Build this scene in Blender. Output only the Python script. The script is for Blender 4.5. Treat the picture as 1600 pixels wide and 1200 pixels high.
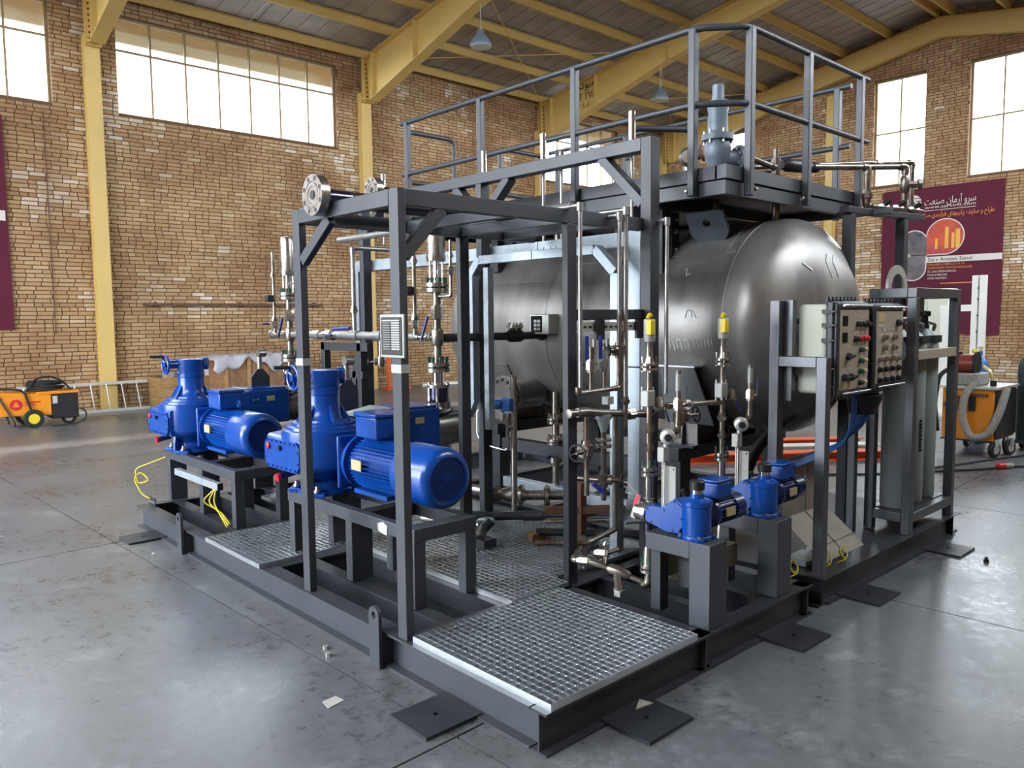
import bpy, bmesh, math, random
from mathutils import Vector, Matrix
for o in list(bpy.data.objects): bpy.data.objects.remove(o, do_unlink=True)
random.seed(7)
S = bpy.context.scene
COL = S.collection
V = Vector
R = math.radians
X, Y, Z = V((1,0,0)), V((0,1,0)), V((0,0,1))

# ------------------------------------------------------------------ camera
yaw, pitch, roll = R(47.446), R(4.801), R(-0.576)
cf = V((math.cos(pitch)*math.cos(yaw), math.cos(pitch)*math.sin(yaw), -math.sin(pitch)))
cr = V((math.sin(yaw), -math.cos(yaw), 0)); cu = cr.cross(cf)
cr2 = cr*math.cos(roll)+cu*math.sin(roll); cu2 = cu*math.cos(roll)-cr*math.sin(roll)
cam = bpy.data.cameras.new('camera'); cam.sensor_width = 36; cam.lens = 36*1230.74/1600
cam.clip_start = .05; cam.clip_end = 300
co = bpy.data.objects.new('camera', cam); COL.objects.link(co)
co.matrix_world = Matrix(((cr2.x,cu2.x,-cf.x,-2.347),(cr2.y,cu2.y,-cf.y,-2.356),(cr2.z,cu2.z,-cf.z,1.94),(0,0,0,1)))
S.camera = co

# ------------------------------------------------------------------ sky, sun, exposure
W = bpy.data.worlds.new('sky'); S.world = W; W.use_nodes = True
wn = W.node_tree; wn.nodes.clear()
out = wn.nodes.new('ShaderNodeOutputWorld'); bg = wn.nodes.new('ShaderNodeBackground')
bg.inputs[0].default_value = (.86,.93,1.0,1); bg.inputs[1].default_value = 6.0
wn.links.new(bg.outputs[0], out.inputs[0])
S.view_settings.view_transform = 'Standard'; S.view_settings.look = 'None'
S.view_settings.gamma = 1; S.view_settings.use_curve_mapping = False
S.view_settings.exposure = 1.7
sun = bpy.data.lights.new('sun','SUN'); sun.energy = 4.0; sun.angle = R(4); sun.color = (1,.93,.8)
so = bpy.data.objects.new('sun', sun); COL.objects.link(so); so.rotation_euler = V((.10,-1,-1.38)).to_track_quat('-Z','Y').to_euler()
S.cycles.max_bounces = 8; S.cycles.diffuse_bounces = 5; S.cycles.glossy_bounces = 4
S.cycles.transparent_max_bounces = 12; S.cycles.transmission_bounces = 4
S.cycles.caustics_reflective = False; S.cycles.caustics_refractive = False
S.cycles.sample_clamp_indirect = 8
def portal(cx,cy,cz,w,h,direction):
    l = bpy.data.lights.new('daylight_portal','AREA'); l.shape='RECTANGLE'; l.size=w; l.size_y=h; l.energy=1
    l.cycles.is_portal = True
    o = bpy.data.objects.new('daylight_portal', l); COL.objects.link(o); o.location=(cx,cy,cz)
    o.rotation_euler = V(direction).to_track_quat('-Z','Z').to_euler()

# ------------------------------------------------------------------ mesh helpers
class MB:
    def __init__(s): s.v=[]; s.f=[]
    def add(s, vs, fs):
        n=len(s.v); s.v += [tuple(p) for p in vs]; s.f += [[i+n for i in f] for f in fs]; return s
    def box(s, x0,x1,y0,y1,z0,z1):
        return s.add([(x0,y0,z0),(x1,y0,z0),(x1,y1,z0),(x0,y1,z0),(x0,y0,z1),(x1,y0,z1),(x1,y1,z1),(x0,y1,z1)],
            [[0,3,2,1],[4,5,6,7],[0,1,5,4],[1,2,6,5],[2,3,7,6],[3,0,4,7]])
    def cbox(s, c, d): return s.box(c[0]-d[0]/2,c[0]+d[0]/2,c[1]-d[1]/2,c[1]+d[1]/2,c[2]-d[2]/2,c[2]+d[2]/2)
    def frame(s, p, q, up=None):
        d=(V(q)-V(p)); d.normalize()
        u=V(up) if up is not None else (Z if abs(d.z)<.95 else Y)
        a=d.cross(u); a.normalize(); b=a.cross(d); return d,a,b
    def bar(s, p, q, w, h, up=None):
        d,a,b=s.frame(p,q,up); p=V(p); q=V(q); a=a*w/2; b=b*h/2
        vs=[p-a-b,p+a-b,p+a+b,p-a+b,q-a-b,q+a-b,q+a+b,q-a+b]
        return s.add(vs,[[0,1,2,3],[7,6,5,4],[0,4,5,1],[1,5,6,2],[2,6,7,3],[3,7,4,0]])
    def extr(s, p, q, prof, up=None):      # closed profile (a,b) swept from p to q
        d,a,b=s.frame(p,q,up); n=len(prof); p=V(p); q=V(q)
        vs=[p+a*i+b*j for i,j in prof]+[q+a*i+b*j for i,j in prof]
        return s.add(vs,[list(range(n)),list(range(2*n-1,n-1,-1))]+[[i,n+i,n+(i+1)%n,(i+1)%n] for i in range(n)])
    def lathe(s, p, d, prof, n=20):         # prof: (distance along d, radius)
        p=V(p); d=V(d).normalized(); u=Z if abs(d.z)<.9 else X
        a=d.cross(u).normalized(); b=d.cross(a); base=len(s.v); rings=[]
        for t,r in prof:
            c=p+d*t
            if r<1e-6: s.v.append(tuple(c)); rings.append([len(s.v)-1])
            else:
                k=len(s.v)
                for i in range(n):
                    w=2*math.pi*i/n; s.v.append(tuple(c+a*(r*math.cos(w))+b*(r*math.sin(w))))
                rings.append(list(range(k,k+n)))
        for A,B in zip(rings,rings[1:]):
            if len(A)==1 and len(B)==1: continue
            for i in range(n):
                j=(i+1)%n
                if len(A)==1: s.f.append([A[0],B[j],B[i]])
                elif len(B)==1: s.f.append([A[i],A[j],B[0]])
                else: s.f.append([A[i],A[j],B[j],B[i]])
        if len(rings[0])>1: s.f.append(rings[0][::-1])
        if len(rings[-1])>1: s.f.append(rings[-1][:])
        return s
    def cyl(s, p, q, r, n=16, r2=None):
        p=V(p); q=V(q); return s.lathe(p,q-p,[(0,r),((q-p).length,r if r2 is None else r2)],n)
    def tube(s, pts, r, n=10, bend=None, k=5, cap=True):
        pts=[V(p) for p in pts]; bend=r*2.2 if bend is None else bend
        path=[pts[0]]
        for i in range(1,len(pts)-1):
            a,b,c=pts[i-1],pts[i],pts[i+1]; d1=(a-b); d2=(c-b)
            t=min(bend,d1.length*.48,d2.length*.48); 
            if d1.length<1e-6 or d2.length<1e-6: continue
            p0=b+d1.normalized()*t; p2=b+d2.normalized()*t
            for j in range(k+1):
                u=j/k; path.append(p0*(1-u)**2+b*2*u*(1-u)+p2*u*u)
        path.append(pts[-1])
        clean=[path[0]]
        for p in path[1:]:
            if (p-clean[-1]).length>1e-5: clean.append(p)
        path=clean; m=len(path)
        d=(path[1]-path[0]).normalized(); u=Z if abs(d.z)<.9 else X
        a=d.cross(u).normalized(); base=len(s.v)
        for i,p in enumerate(path):
            t=(path[min(i+1,m-1)]-path[max(i-1,0)]).normalized()
            a=(a-t*a.dot(t)).normalized(); b=t.cross(a)
            for j in range(n):
                w=2*math.pi*j/n; s.v.append(tuple(p+a*(r*math.cos(w))+b*(r*math.sin(w))))
        for i in range(m-1):
            for j in range(n):
                k2=(j+1)%n; s.f.append([base+i*n+j,base+i*n+k2,base+(i+1)*n+k2,base+(i+1)*n+j])
        if cap: s.f.append([base+j for j in range(n)][::-1]); s.f.append([base+(m-1)*n+j for j in range(n)])
        return s
    def prism(s, poly, o, a, b, d):         # polygon in plane (a,b) at o, thickened by vector d
        o=V(o);a=V(a);b=V(b);d=V(d); n=len(poly)
        vs=[o+a*i+b*j for i,j in poly]; vs+= [p+d for p in vs]
        return s.add(vs,[list(range(n))[::-1],list(range(n,2*n))]+[[i,(i+1)%n,n+(i+1)%n,n+i] for i in range(n)])
    def torus(s, c, d, R1, r, n=24, m=8):
        c=V(c); d=V(d).normalized(); u=Z if abs(d.z)<.9 else X
        a=d.cross(u).normalized(); b=d.cross(a); base=len(s.v)
        for i in range(n):
            w=2*math.pi*i/n; e=a*math.cos(w)+b*math.sin(w)
            for j in range(m):
                q=2*math.pi*j/m; s.v.append(tuple(c+e*(R1+r*math.cos(q))+d*(r*math.sin(q))))
        for i in range(n):
            for j in range(m):
                s.f.append([base+i*m+j,base+((i+1)%n)*m+j,base+((i+1)%n)*m+(j+1)%m,base+i*m+(j+1)%m])
        return s
    def mesh(s, name):
        me=bpy.data.meshes.new(name); me.from_pydata(s.v,[],s.f)
        bm=bmesh.new(); bm.from_mesh(me); bmesh.ops.recalc_face_normals(bm,faces=bm.faces); bm.to_mesh(me); bm.free()
        return me
    def build(s, name, mat, parent=None, bev=0, smooth=True, seg=2):
        me=s.mesh(name); me.materials.append(M[mat] if isinstance(mat,str) else mat)
        if smooth:
            me.polygons.foreach_set('use_smooth',[True]*len(me.polygons)); me.set_sharp_from_angle(angle=R(38))
        return link(name, me, parent, bev, seg)
def link(name, me, parent=None, bev=0, seg=2):
    o=bpy.data.objects.new(name, me); COL.objects.link(o)
    if parent is not None: adopt(o, parent)
    if bev:
        m=o.modifiers.new('bevel','BEVEL'); m.width=bev; m.segments=seg; m.limit_method='ANGLE'; m.angle_limit=R(40); m.harden_normals=False
    return o
def adopt(o, parent):
    o.parent=parent
    if parent.type=='EMPTY': o.matrix_parent_inverse=Matrix.Translation(-parent.location)
def tag(o, label=None, cat=None, group=None, kind=None):
    if label: o['label']=label
    if cat: o['category']=cat
    if group: o['group']=group
    if kind: o['kind']=kind
    return o
def thing(name, label, cat, loc=(0,0,0), group=None):
    o=bpy.data.objects.new(name,None); COL.objects.link(o); o.location=loc; o.empty_display_size=.1
    return tag(o,label,cat,group)
def copy_tree(o, parent=None, shift=None):
    c=o.copy(); COL.objects.link(c)
    if parent is not None:
        c.parent=parent; c.matrix_parent_inverse=o.matrix_parent_inverse.copy()
    if shift is not None: c.location=o.location+V(shift)
    for ch in list(o.children): copy_tree(ch,c)
    return c
def text(name, body, mat, loc, xdir, ydir, size, parent=None, align='LEFT', depth=.002, sx=1.0):
    cu_=bpy.data.curves.new(name,'FONT'); cu_.body=body; cu_.size=size; cu_.align_x=align; cu_.extrude=depth; cu_.resolution_u=2
    t=bpy.data.objects.new(name,cu_); me=bpy.data.meshes.new_from_object(t); bpy.data.objects.remove(t)
    xd=V(xdir).normalized(); yd=V(ydir).normalized(); zd=xd.cross(yd)
    me.transform(Matrix(((xd.x*sx,yd.x,zd.x,loc[0]),(xd.y*sx,yd.y,zd.y,loc[1]),(xd.z*sx,yd.z,zd.z,loc[2]),(0,0,0,1))))
    me.materials.clear(); me.materials.append(M[mat])
    return link(name,me,parent)

# ------------------------------------------------------------------ materials
def lin(c): return tuple((x/255/12.92 if x<=10 else ((x/255+.055)/1.055)**2.4) for x in c)
M={}
def mat(name, col, rough=.5, metal=0., var=.0, scale=8., col2=None, bump=0., bscale=60., rvar=0., stretch=None, coat=0., spec=.5):
    m=bpy.data.materials.new(name); m.use_nodes=True; t=m.node_tree; b=t.nodes['Principled BSDF']
    c=lin(col); b.inputs['Base Color'].default_value=(*c,1); b.inputs['Roughness'].default_value=rough; b.inputs['Metallic'].default_value=metal
    b.inputs['Specular IOR Level'].default_value=spec
    if coat: b.inputs['Coat Weight'].default_value=coat; b.inputs['Coat Roughness'].default_value=.08
    tc=t.nodes.new('ShaderNodeTexCoord'); src=tc.outputs['Object']
    if stretch:
        mp=t.nodes.new('ShaderNodeMapping'); mp.inputs['Scale'].default_value=stretch; t.links.new(src,mp.inputs[0]); src=mp.outputs[0]
    if var or rvar:
        n=t.nodes.new('ShaderNodeTexNoise'); n.inputs['Scale'].default_value=scale; n.inputs['Detail'].default_value=6; n.inputs['Roughness'].default_value=.6
        t.links.new(src,n.inputs['Vector'])
        r=t.nodes.new('ShaderNodeValToRGB'); r.color_ramp.elements[0].position=.32; r.color_ramp.elements[1].position=.68
        c2=lin(col2) if col2 else tuple(x*(1-var) for x in c)
        r.color_ramp.elements[0].color=(*c2,1); r.color_ramp.elements[1].color=(*(tuple(min(1,x*(1+var*.6)) for x in c) if not col2 else c),1)
        t.links.new(n.outputs['Fac'],r.inputs[0]); t.links.new(r.outputs[0],b.inputs['Base Color'])
        if rvar:
            mr=t.nodes.new('ShaderNodeMapRange'); mr.inputs['To Min'].default_value=max(.03,rough-rvar); mr.inputs['To Max'].default_value=min(1,rough+rvar)
            mr.inputs['From Min'].default_value=.3; mr.inputs['From Max'].default_value=.7
            t.links.new(n.outputs['Fac'],mr.inputs['Value']); t.links.new(mr.outputs[0],b.inputs['Roughness'])
    if bump:
        n2=t.nodes.new('ShaderNodeTexNoise'); n2.inputs['Scale'].default_value=bscale; n2.inputs['Detail'].default_value=4
        t.links.new(src,n2.inputs['Vector']); bp=t.nodes.new('ShaderNodeBump'); bp.inputs['Strength'].default_value=bump; bp.inputs['Distance'].default_value=.01
        t.links.new(n2.outputs['Fac'],bp.inputs['Height']); t.links.new(bp.outputs[0],b.inputs['Normal'])
    M[name]=m; return m
mat('grey_paint',(60,63,69),.42,0,.10,3,rvar=.06)
mat('dark_paint',(44,46,51),.45,0,.10,3,rvar=.06)
mat('black_paint',(30,31,34),.5)
mat('raw_steel',(104,106,110),.38,.75,.25,5,stretch=(1,1,.4),rvar=.1)
mat('tank_steel',(140,136,132),.37,.6,.2,3.0,col2=(112,109,107),stretch=(1.2,1.6,.3),rvar=.10,bump=.06,bscale=9)
mat('stainless',(172,166,158),.27,.9,.08,3,rvar=.05)
mat('lug_steel',(92,98,106),.5,.3,.15,5)
mat('bracket_steel',(74,74,76),.5,.4,.25,7)
mat('pipe_steel',(156,148,138),.33,.85,.3,7,col2=(112,100,90),rvar=.08)
mat('brushed_pipe',(168,166,164),.35,.8,.15,14,rvar=.08)
mat('chrome',(215,215,215),.15,1)
mat('galvanised',(166,176,184),.45,.55,.14,16,rvar=.08)
mat('grating_zinc',(226,231,235),.36,1.0,.06,10)
mat('dusty_plate',(128,120,106),.6,.2,.2,6)
mat('mount_plate',(158,155,148),.5)
mat('valve_grey',(112,124,136),.45,.15,.08,4)
mat('blue_paint',(8,66,148),.26,0,.06,5,coat=.15)
mat('tray_black',(30,32,36),.35,0,.15,4)
mat('window_frame',(150,128,84),.5)
mat('navy_paint',(12,36,92),.32,0,.06,5,coat=.2)
mat('blue_handle',(30,40,130),.45)
mat('red_plastic',(190,30,40),.4)
mat('yellow_plastic',(215,190,20),.45)
mat('black_plastic',(22,22,24),.45)
mat('rubber',(26,26,27),.75)
mat('green_bolt',(42,84,66),.5,.3)
mat('brass_plate',(205,190,140),.4,.4)
mat('silver_label',(160,160,156),.45,.3)
mat('white_paint',(214,212,206),.5)
mat('yellow_steel',(210,178,106),.5,0,.07,1.2,rvar=.05)
mat('roof_sheet',(168,164,162),.5,.25,.2,1.5)
mat('cream_plastic',(188,190,172),.5)
mat('panel_plate',(176,166,150),.4,.3,.06,20)
mat('panel_lid',(40,43,52),.4)
mat('cylinder_grey',(140,150,148),.42,0,.06,3)
mat('orange_paint',(222,136,20),.45,0,.1,3)
mat('orange_red',(214,92,40),.5)
mat('wood',(176,140,92),.65,0,.3,5,col2=(140,104,62),stretch=(1,1,6))
mat('plywood',(150,112,78),.7,0,.25,4,col2=(112,78,52))
mat('cardboard',(178,140,96),.8)
mat('tarp',(176,172,180),.6,0,.1,3)
mat('banner_cloth',(92,34,52),.6,0,.12,2,bump=.2,bscale=3,spec=.15)
mat('banner_white',(214,208,200),.5)
mat('banner_orange',(226,140,60),.5)
mat('banner_red',(150,36,58),.5,0,.5,1.6,col2=(206,84,40))
mat('banner_yellow',(230,168,60),.5)
mat('banner_photo',(120,110,112),.5,0,.4,3,col2=(60,56,60))
mat('cable_yellow',(214,196,30),.5)
mat('cable_blue',(30,78,140),.45)
mat('blue_cylinder',(40,96,160),.4)
mat('green_cylinder',(26,50,56),.4)
mat('hose_grey',(150,146,138),.6,0,.25,30)
mat('alu',(198,198,192),.38,.6)
mat('rust',(104,72,56),.7,.1,.3,12)
mat('copper_spool',(140,70,60),.4,.4)
mat('mortar',(104,78,58),.95,0,.2,4)
mat('asphalt',(74,73,72),.9,0,.15,2)
mat('soffit',(250,240,212),.6)
mat('slab_edge',(60,58,56),.95)
mat('screen_black',(10,10,12),.6,spec=.1)
mat('glass_ring',(190,190,190),.3,.8)
mat('paper',(178,175,168),.8)
mat('tape',(170,170,170),.7)
mat('red_tag',(196,60,70),.6)
mat('violet_steel',(92,86,112),.2,.95)
mat('weld',(165,165,168),.35,.8)
mat('dark_print',(24,22,20),.6)
mat('chalk',(200,200,196),.8)

def glass():
    m=bpy.data.materials.new('window_glass'); m.use_nodes=True; t=m.node_tree; t.nodes.clear()
    o=t.nodes.new('ShaderNodeOutputMaterial'); a=t.nodes.new('ShaderNodeBsdfTransparent'); a.inputs[0].default_value=(.93,.95,.95,1)
    g=t.nodes.new('ShaderNodeBsdfGlossy'); g.inputs['Roughness'].default_value=.05; x=t.nodes.new('ShaderNodeMixShader'); x.inputs[0].default_value=.05
    t.links.new(a.outputs[0],x.inputs[1]); t.links.new(g.outputs[0],x.inputs[2]); t.links.new(x.outputs[0],o.inputs[0]); M['window_glass']=m
glass()
def concrete():
    m=bpy.data.materials.new('concrete'); m.use_nodes=True; t=m.node_tree; b=t.nodes['Principled BSDF']; L=t.links.new
    tc=t.nodes.new('ShaderNodeTexCoord'); geo=t.nodes.new('ShaderNodeNewGeometry'); src=geo.outputs['Position']
    def noise(sc,det,rough=.6,vec=src):
        n=t.nodes.new('ShaderNodeTexNoise'); n.inputs['Scale'].default_value=sc; n.inputs['Detail'].default_value=det; n.inputs['Roughness'].default_value=rough; L(vec,n.inputs['Vector']); return n
    n1=noise(.55,8,.65); n2=noise(11,12,.78); n3=noise(38,3); n4=noise(1.4,14,.82)
    r=t.nodes.new('ShaderNodeValToRGB'); e=r.color_ramp.elements
    e[0].position=.34; e[0].color=(*lin((68,66,65)),1); e[1].position=.66; e[1].color=(*lin((120,123,127)),1)
    mx=t.nodes.new('ShaderNodeMix'); mx.data_type='FLOAT'; mx.inputs['Factor'].default_value=.55; L(n1.outputs['Fac'],mx.inputs[2]); L(n2.outputs['Fac'],mx.inputs[3])
    L(mx.outputs[0],r.inputs[0])
    r2=t.nodes.new('ShaderNodeValToRGB'); e=r2.color_ramp.elements; e[0].position=.30; e[0].color=(.5,.49,.48,1); e[1].position=.46; e[1].color=(1,1,1,1); L(n2.outputs['Fac'],r2.inputs[0])
    mm=t.nodes.new('ShaderNodeMixRGB'); mm.blend_type='MULTIPLY'; mm.inputs[0].default_value=.18; L(r.outputs[0],mm.inputs[1]); L(r2.outputs[0],mm.inputs[2])
    r3=t.nodes.new('ShaderNodeValToRGB'); e=r3.color_ramp.elements; e[0].position=.54; e[0].color=(0,0,0,1); e[1].position=.68; e[1].color=(1,1,1,1); L(n4.outputs['Fac'],r3.inputs[0])
    m3=t.nodes.new('ShaderNodeMixRGB'); m3.inputs[2].default_value=(*lin((176,178,180)),1); mu=t.nodes.new('ShaderNodeMath'); mu.operation='MULTIPLY'; mu.inputs[1].default_value=.5
    L(r3.outputs[0],mu.inputs[0]); L(mu.outputs[0],m3.inputs[0]); L(mm.outputs[0],m3.inputs[1]); L(m3.outputs[0],b.inputs['Base Color'])
    mr=t.nodes.new('ShaderNodeMapRange'); mr.inputs['From Min'].default_value=.3; mr.inputs['From Max'].default_value=.7; mr.inputs['To Min'].default_value=.16; mr.inputs['To Max'].default_value=.48
    L(mx.outputs[0],mr.inputs['Value']); L(mr.outputs[0],b.inputs['Roughness'])
    bp=t.nodes.new('ShaderNodeBump'); bp.inputs['Strength'].default_value=.18; bp.inputs['Distance'].default_value=.004; L(n3.outputs['Fac'],bp.inputs['Height']); L(bp.outputs[0],b.inputs['Normal'])
    b.inputs['Specular IOR Level'].default_value=.62
    M['concrete']=m
concrete()
def brickmat():
    m=bpy.data.materials.new('brick'); m.use_nodes=True; t=m.node_tree; b=t.nodes['Principled BSDF']; L=t.links.new
    at=t.nodes.new('ShaderNodeAttribute'); at.attribute_name='tone'
    geo=t.nodes.new('ShaderNodeNewGeometry')
    n=t.nodes.new('ShaderNodeTexNoise'); n.inputs['Scale'].default_value=.55; n.inputs['Detail'].default_value=5; L(geo.outputs['Position'],n.inputs['Vector'])
    n2=t.nodes.new('ShaderNodeTexNoise'); n2.inputs['Scale'].default_value=14; n2.inputs['Detail'].default_value=5; L(geo.outputs['Position'],n2.inputs['Vector'])
    r=t.nodes.new('ShaderNodeValToRGB'); e=r.color_ramp.elements
    e[0].position=0; e[0].color=(*lin((170,132,92)),1); e[1].position=1; e[1].color=(*lin((236,220,202)),1)
    for p,c in ((.3,(188,152,110)),(.6,(202,170,128)),(.85,(216,192,156))):
        q=e.new(p); q.color=(*lin(c),1)
    L(at.outputs['Fac'],r.inputs[0])
    r2=t.nodes.new('ShaderNodeValToRGB'); e=r2.color_ramp.elements; e[0].position=.35; e[0].color=(*lin((196,176,160)),1); e[1].position=.6; e[1].color=(1,1,1,1); L(n.outputs['Fac'],r2.inputs[0])
    mm=t.nodes.new('ShaderNodeMixRGB'); mm.blend_type='MULTIPLY'; mm.inputs[0].default_value=.8; L(r.outputs[0],mm.inputs[1]); L(r2.outputs[0],mm.inputs[2])
    m2=t.nodes.new('ShaderNodeMixRGB'); m2.blend_type='MULTIPLY'; m2.inputs[0].default_value=.25; L(mm.outputs[0],m2.inputs[1]); L(n2.outputs['Fac'],m2.inputs[2])
    L(m2.outputs[0],b.inputs['Base Color']); b.inputs['Roughness'].default_value=.85
    M['brick']=m
brickmat()
# ================================================================== the hall
from mathutils import noise as mnoise
HX0, HX1, HY0, HY1 = -9.0, 23.0, -3.5, 16.5      # inner faces of the walls
RIDGE = 6.5
def deck_z(y): return 9.06+.165*(HY1-y) if y>=RIDGE else 9.06+.165*(HY1-RIDGE)-.165*(RIDGE-y)
def lower_z(y): return deck_z(y)-.26              # top of the rafters

# floor: one base and the cast slabs with their joints
floor = tag(MB().box(HX0-.3,HX1+.3,HY0-.3,HY1+.3,-.3,-.02).build('floor','slab_edge'),kind='structure')
ground = tag(MB().box(-90,110,-90,110,-.4,-.31).build('ground','asphalt'),kind='structure')
a=R(2.0); ca,sa=math.cos(a),math.sin(a); ox,oy=-.17,.42; px_,py_=3.22,4.62
def clip(poly, f):
    r=[]
    for i in range(len(poly)):
        p,q=poly[i],poly[(i+1)%len(poly)]; u,w=f(p),f(q)
        if u>=0: r.append(p)
        if (u>=0)!=(w>=0):
            t=u/(u-w); r.append((p[0]+(q[0]-p[0])*t,p[1]+(q[1]-p[1])*t))
    return r
for i in range(-4,9):
    for j in range(-3,6):
        g=.0065
        c=[(i*px_+g,j*py_+g),((i+1)*px_-g,j*py_+g),((i+1)*px_-g,(j+1)*py_-g),(i*px_+g,(j+1)*py_-g)]
        c=[(ox+x*ca-y*sa,oy+x*sa+y*ca) for x,y in c]
        for fn in (lambda p:p[0]-HX0+.3,lambda p:HX1-p[0],lambda p:p[1]-HY0,lambda p:HY1-p[1]): c=clip(c,fn) if len(c)>2 else c
        if len(c)>2:
            MB().prism(c,(0,0,-.06),X,Y,(0,0,.06)).build('slab','concrete',floor,smooth=False)

# brick walls: mortar core with openings, courses of separate bricks standing proud of it
def wall(name, o, u, n, length, height, openings, cap, bricks=None, singles=0, single_rect=None):
    o=V(o); u=V(u); n=V(n)
    us=sorted({0,length}|{q for r in openings for q in r[:2]}); vs=sorted({0,height}|{q for r in openings for q in r[2:]})
    mb=MB()
    def blk(m,a,b,c,d,t0,t1): 
        m.prism([(a,c),(b,c),(b,d),(a,d)],o+n*t0,u,Z,n*(t1-t0))
    for a,b in zip(us,us[1:]):
        for c,d in zip(vs,vs[1:]):
            if not any(r[0]<=a and b<=r[1] and r[2]<=c and d<=r[3] for r in openings): blk(mb,a,b,c,d,-.3,-.022)
    w=tag(mb.build(name,'mortar',smooth=False),kind='structure')
    if bricks is None: return w
    u0,u1,v0,v1=bricks; ph,pl,j=.087,.31,.018
    stuff=MB(); tones=[]; cand=[]
    row=0; z=v0
    while z+ph<v1:
        x=u0-(row%2)*pl*.5-random.random()*.06
        while x<u1:
            L=pl*.5 if random.random()<.33 else pl
            a0,b0=max(x+j/2,u0),min(x+L-j/2,u1); c0,d0=z+j/2,z+ph-j/2
            x+=L
            if b0-a0<.04: continue
            segs=[(a0,b0)]
            for r in openings:
                if r[2]<d0 and r[3]>c0:
                    ns=[]
                    for s,e in segs:
                        if e<=r[0] or s>=r[1]: ns.append((s,e))
                        else:
                            if s<r[0]-.03: ns.append((s,r[0]))
                            if e>r[1]+.03: ns.append((r[1],e))
                    segs=ns
            for s,e in segs:
                if cap and d0>cap(s): continue
                p=o+u*(s+e)/2+Z*(c0+d0)/2
                k=mnoise.noise(p*.55)*.55+mnoise.noise(p*1.7)*.35
                t=min(1,max(0,.40+random.gauss(0,.15)+(.45*k if k>0 else .3*k)+(.35 if k>.16 and random.random()<.55 else 0)))
                cand.append((s,e,c0,d0,t,random.uniform(-.003,.004)))
        z+=ph; row+=1
    pick=set()
    if singles:
        a,b,c,d=single_rect; full=[i for i,q in enumerate(cand) if q[0]>a and q[1]<b and q[2]>c and q[3]<d and q[1]-q[0]>pl-j-.004]
        pick=set(full[:singles])
    for i,(s,e,c0,d0,t,pr) in enumerate(cand):
        if i in pick: continue
        k=len(stuff.v); f=n*pr; b=n*-.024
        q=[o+u*s+Z*c0,o+u*e+Z*c0,o+u*e+Z*d0,o+u*s+Z*d0]
        stuff.v+=[tuple(p+f) for p in q]+[tuple(p+b) for p in q]
        stuff.f+=[[k,k+1,k+2,k+3],[k,k+4,k+5,k+1],[k+1,k+5,k+6,k+2],[k+2,k+6,k+7,k+3],[k+3,k+7,k+4,k]]
        tones+= [t]*8
    me=bpy.data.meshes.new('bricks'); me.from_pydata(stuff.v,[],stuff.f); me.materials.append(M['brick'])
    at=me.attributes.new('tone','FLOAT','POINT'); at.data.foreach_set('value',tones)
    tag(link('bricks',me,w),kind='stuff')
    if pick:
        protos=[]
        for q in range(14):
            m=MB(); hl,hh=(pl-j)/2,(ph-j)/2
            m.prism([(-hl,-hh),(hl,-hh),(hl,hh),(-hl,hh)],n*-.024,u,Z,n*.025); me=m.mesh('brick'); me.materials.append(M['brick'])
            at=me.attributes.new('tone','FLOAT','POINT'); at.data.foreach_set('value',[.2+q*.055]*8); protos.append(me)
        for i in sorted(pick):
            s,e,c0,d0,t,pr=cand[i]; me=protos[min(13,max(0,int((t-.2)/.055)))]
            b=bpy.data.objects.new('brick',me); COL.objects.link(b); b.parent=w; b.location=o+u*(s+e)/2+Z*(c0+d0)/2+n*pr
    return w
# left wall: u = +x from x=-9 ; normal -y
WZ0,WZ1=6.5,8.62
lw=[(-4.2,2.05),(3.33,8.78),(16.55,20.3)]
wall_left=wall('wall_left',(HX0,HY1,0),X,-Y,HX1-HX0,9.3,[(a-HX0,b-HX0,WZ0,WZ1) for a,b in lw],None,(7.6,32,0,9.05),300,(9.9,13.2,.9,3.6))
# end wall: u = -y from y=16.5 ; normal -x
ew=[(14.35,12.95,7.0,8.45),(8.48,6.96,5.9,9.12),(5.77,4.1,5.88,9.12),(2.9,1.2,5.88,9.1)]
wall_end=wall('wall_end',(HX1,HY1,0),-Y,-X,HY1-HY0,10.9,[(HY1-a,HY1-b,c,d) for a,b,c,d in ew],lambda s:deck_z(HY1-s)+.05,(0,HY1-HY0,0,10.9))
rw=((3.3,8.8),(10.2,15.6),(16.8,22))  # unseen windows, added to let in more daylight from the -y side
wall_right=wall('wall_right',(HX0,HY0,0),X,Y,HX1-HX0,9.3,[(a-HX0,b-HX0,5.9,8.6) for a,b in rw],None)
bw=((1.0,5.2,5.9,9.2),(6.0,12.5,5.9,9.6),(13.4,18.8,5.9,9.0),(6.5,14.5,0,5.2))  # unseen high windows and gate, placed and sized for daylight from behind the camera
wall_back=wall('wall_back',(HX0,HY0,0),Y,X,HY1-HY0,10.9,list(bw),None)
for a,b in lw: portal((a+b)/2,HY1+.32,(WZ0+WZ1)/2,b-a,WZ1-WZ0,(0,-1,0))
for a,b,c,d in ew: portal(HX1+.32,(a+b)/2,(c+d)/2,a-b,d-c,(-1,0,0))
for a,b in rw: portal((a+b)/2,HY0-.32,7.25,b-a,2.7,(0,1,0))
for a,b,c,d in bw: portal(HX0-.32,HY0+(a+b)/2,(c+d)/2,b-a,d-c,(1,0,0))

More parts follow.
